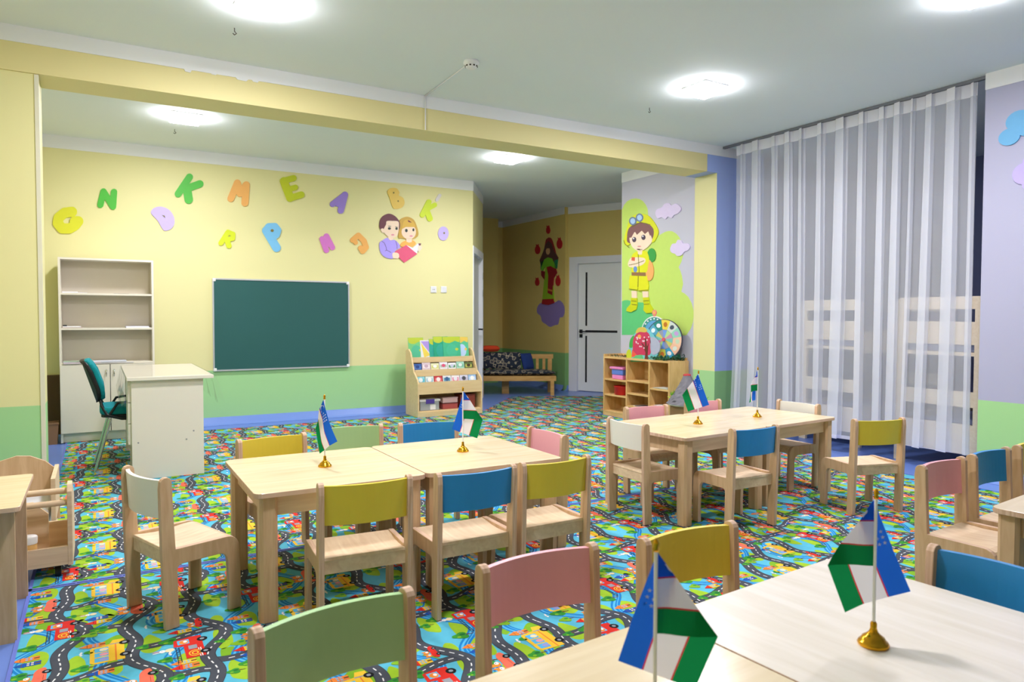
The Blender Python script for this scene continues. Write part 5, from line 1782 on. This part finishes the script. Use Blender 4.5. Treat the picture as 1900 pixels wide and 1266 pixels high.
def curtain_xy(s_, h_):
    """s_ 0..1 along the curtain, h_ 0 top .. 1 bottom"""
    for k in range(NF):
        if s_ <= knots[k + 1]:
            break
    f_ = (s_ - knots[k]) / (knots[k + 1] - knots[k])
    am = amps[k] * (1 - f_) + amps[k + 1] * f_
    L_ = (CY0 - CY1)
    # each fold: a flat stretch, then the cloth doubles back on itself
    bk = 0.52 + 0.12 * math.sin(k * 2.3)
    a1 = 0.34
    prof = [(0, 0, 0.3), (0.24, 1 - bk, 0.1), (0.38, 1.0 - 0.04, -1.0), (0.53, 1 - bk + 0.03, -0.2), (0.68, 1.0, 0.6), (0.83, 1 - bk * 0.9, 1.0), (1.0, 1.0, 0.3)]
    for (fa, ya, xa), (fb, yb, xb) in zip(prof[:-1], prof[1:]):
        if f_ <= fb:
            break
    e_ = (f_ - fa) / (fb - fa)
    e_ = e_ * e_ * (3 - 2 * e_) * 0.7 + e_ * 0.3
    yy, xx = ya + (yb - ya) * e_, xa + (xb - xa) * e_
    g = 0.8 + 0.2 * min(1, h_ * 1.8)
    ylin = f_
    yy = ylin * (1 - g) + yy * g
    y = CY0 - L_ * (knots[k] + (knots[k + 1] - knots[k]) * yy)
    x = 0.036 * am * g * xx + 0.010 * math.sin(2 * PI * (k + f_)) + 0.004 * math.sin(40 * s_ + 3 * h_)
    y += 0.07 * h_ ** 2 * (1 - s_) ** 4 + 0.03 * math.sin(5 * s_ + 4) * h_ + 0.02 * math.sin(17 * s_) * h_ * h_
    return CX0 + x, y


def curtain_sheet(z0, z1, zt, zb, name, m_, dx=0.0, nu=900, nz=14):
    vs, fs = [], []
    for j in range(nz + 1):
        z = z1 + (z0 - z1) * j / nz
        h_ = (zt - z) / (zt - zb)
        for i in range(nu + 1):
            x, y = curtain_xy(i / nu, h_)
            zz = z
            if j == nz and z0 < 0.3:
                zz += 0.02 * math.sin(i / nu * 9)
            vs.append((x + dx - CX0, y - CY0, zz))
    for j in range(nz):
        for i in range(nu):
            q = j * (nu + 1) + i
            fs.append((q, q + 1, q + nu + 2, q + nu + 1))
    b2 = MB()
    b2.add(vs, fs, 0, True)
    return b2.build(name, m_, ct)


CT_ = 2.955
curtain_sheet(0.15, CT_ - 0.1, CT_, 0.15, 'sheer_cloth', m_sheer)
curtain_sheet(CT_ - 0.1, CT_, CT_, 0.15, 'header_tape', m_tape, nz=2)
curtain_sheet(0.148, 0.16, CT_, 0.15, 'hem', cloth('curtain_hem', (240, 240, 252), 0.4, 0.1), -0.001, nz=1)
t = MB().box((CX0 - 0.012, 2.79, 2.957), (CX0 + 0.02, 5.335, HC - 0.001)).build('curtain_rail', mat('rail_shadow_grey', (120, 122, 132), 0.5))  # rail painted grey to stand for the dark shadow gap above the curtain
tag(t, 'thin ceiling rail of the sheer curtain, grey for its shadow gap', 'curtain rail')


# cots behind the curtain
def cot(x, ya, yb, top, length, label):
    t = thing('bunk_cot', label, 'cot', (x, ya, 0))
    w_ = yb - ya
    fn = lambda p, q, o_: Vector((o_, p, q))
    for xx in (0, length - 0.03):
        e = MB()
        st = 0.075
        r_ = 0.05
        zc = [0.14, 0.40, 0.52, 0.62, 0.74, 1.17 - 0.1, 1.18, 1.30]
        # uprights with rounded heads
        up_ = [(0, 0.0), (st, 0.0), (st, top), (r_, top)] + [(r_ - r_ * math.sin(a), top - r_ + r_ * math.cos(a)) for a in (0.4, 0.8, 1.2, 1.57)]
        MB().prism(up_, fn, xx, xx + 0.03).build('end_post', m_cot, t)
        MB().prism([(w_ - p[0], p[1]) for p in up_[::-1]], fn, xx, xx + 0.03).build('end_post', m_cot, t)
        for za, zb_ in ((top - 0.1, top), (top - 0.38, top - 0.20), (0.50, 0.62), (0.13, 0.36)):
            MB().prism([(st, za), (w_ - st, za), (w_ - st, zb_), (st, zb_)], fn, xx, xx + 0.03).build('end_rail', m_cot, t)
    for z in (0.22, 0.9):
        MB().box((0.03, 0.03, z), (length - 0.03, w_ - 0.03, z + 0.03)).build('bed_board', m_cot, t)
        MB().box((0.04, 0.04, z + 0.03), (length - 0.04, w_ - 0.04, z + 0.12)).build('mattress', flat((150, 160, 196)), t, 0.02)
        for y in (0.0, w_ - 0.022):
            MB().box((0.03, y, z - 0.03), (length - 0.03, y + 0.022, z + 0.16)).build('side_rail', m_cot, t)


m_cot = wood('pale_cot_wood', (232, 214, 186), (242, 228, 204), 0.5)
cot(5.86, 2.86, 3.56, 1.37, 1.5, 'pale wooden two-tier cot behind the curtain, right')
cot(6.05, 4.0, 4.66, 1.37, 1.5, 'pale wooden two-tier cot behind the curtain, left')
# blinds at the bedroom window
t = thing('window_blind', 'grey slatted blind on the far bedroom wall behind the curtain', 'blind', (8.39, 4.6, 1.3))
sl = MB().box((-0.03, 0, 0), (-0.005, 0.76, 0.05)).mesh('slat', [flat((170, 172, 184))])
for k in range(13):
    o = bpy.data.objects.new('slat', sl)
    COL.objects.link(o)
    o.parent = t
    o.location = (0, 0, k * 0.07)
MB().box((-0.05, -0.02, 0.91), (0, 0.78, 0.97)).build('head_rail', flat((190, 190, 200)), t)

# ------------------------------------------------------------------ trolley and doll cot, left edge
t = thing('toy_trolley', 'low wooden toy trolley with two dowel rails at the left edge', 'trolley', (-0.735, 3.79, 0.0))
TL_ = 0.62
pr = [(0.0, 0.06), (0.30, 0.06), (0.32, 0.10), (0.30, 0.33), (0.1, 0.43), (0.02, 0.43), (0.0, 0.40)]
for x in (0, TL_ - 0.02):
    MB().prism(pr, lambda p, q, o_: Vector((o_, p, q)), x, x + 0.02).build('end_panel', m_birch, t, 0.002)
MB().box((0.02, 0.0, 0.065), (TL_ - 0.02, 0.015, 0.15)).build('tray_front', m_birch, t)
MB().box((0.02, 0.015, 0.065), (TL_ - 0.02, 0.3, 0.08)).build('tray_floor', m_birch, t)
MB().box((0.02, 0.285, 0.08), (TL_ - 0.02, 0.3, 0.2)).build('tray_back', m_birch, t)
MB().prism([(0.02, 0.08), (TL_ - 0.1, 0.08), (TL_ - 0.1, 0.27), (TL_ - 0.16, 0.33), (0.02, 0.33)], lambda p, q, o_: Vector((p, o_, q)), 0.16, 0.175).build('divider', m_birch, t)
for y, z in ((0.03, 0.345), (0.055, 0.395)):
    MB().tube([(0.01, y, z), (TL_ - 0.01, y, z)], 0.014, 12).build('dowel', m_birch, t)
for x in (0.06, TL_ - 0.06):
    for y in (0.05, 0.26):
        MB().tube([(x - 0.012, y, 0.03), (x + 0.012, y, 0.03)], 0.03, 14).build('caster', m_black, t)
t = thing('paint_jar', 'small orange jar with a white lid in the trolley tray', 'jar', (-0.285, 3.845, 0.08))
MB().lathe([(0.028, 0), (0.031, 0.005), (0.031, 0.085), (0.026, 0.095)], n=18).build('jar_body', flat((236, 190, 120), 0.3), t)
MB().lathe([(0.033, 0.09), (0.034, 0.118), (0.03, 0.123), (0.0, 0.123)], n=18).build('lid', m_wplas, t)
hy = 4.75
pa = [at(x, y, 1, hy) for x, y in ((2, 856), (30, 847), (56, 847), (84, 856), (101, 868), (110, 884))]
t = thing('doll_cot', 'wooden doll cot with a curved headboard beyond the trolley', 'cot', (0, 0, 0))
tl = [(p.x, p.z) for p in pa]
hx0 = tl[0][0] - 0.22
MB().prism([(hx0, 0.05), (tl[-1][0], 0.05)] + tl[::-1] + [(tl[0][0] - 0.1, tl[0][1] - 0.02), (hx0, tl[0][1] - 0.12)], lambda p, q, o_: Vector((p, hy + o_, q)), 0, 0.02, 0, 1).build('headboard', [m_side, m_edge], t)
xr_ = tl[-1][0]
MB().box((xr_ - 0.02, hy - 0.42, 0.14), (xr_, hy, 0.36)).build('side_rail', m_birch, t)
MB().box((hx0, hy - 0.42, 0.14), (hx0 + 0.02, hy, 0.36)).build('side_rail', m_birch, t)
MB().box((hx0 + 0.02, hy - 0.42, 0.05), (xr_ - 0.02, hy, 0.07)).build('base', m_birch, t)
MB().box((hx0 + 0.03, hy - 0.41, 0.07), (xr_ - 0.03, hy - 0.01, 0.2)).build('mattress', flat((216, 220, 232)), t, 0.02)
for x in (hx0 + 0.01, xr_ - 0.05):
    for y in (hy - 0.41, hy - 0.06):
        MB().box((x, y, 0), (x + 0.04, y + 0.04, 0.05)).build('foot', m_birch, t)
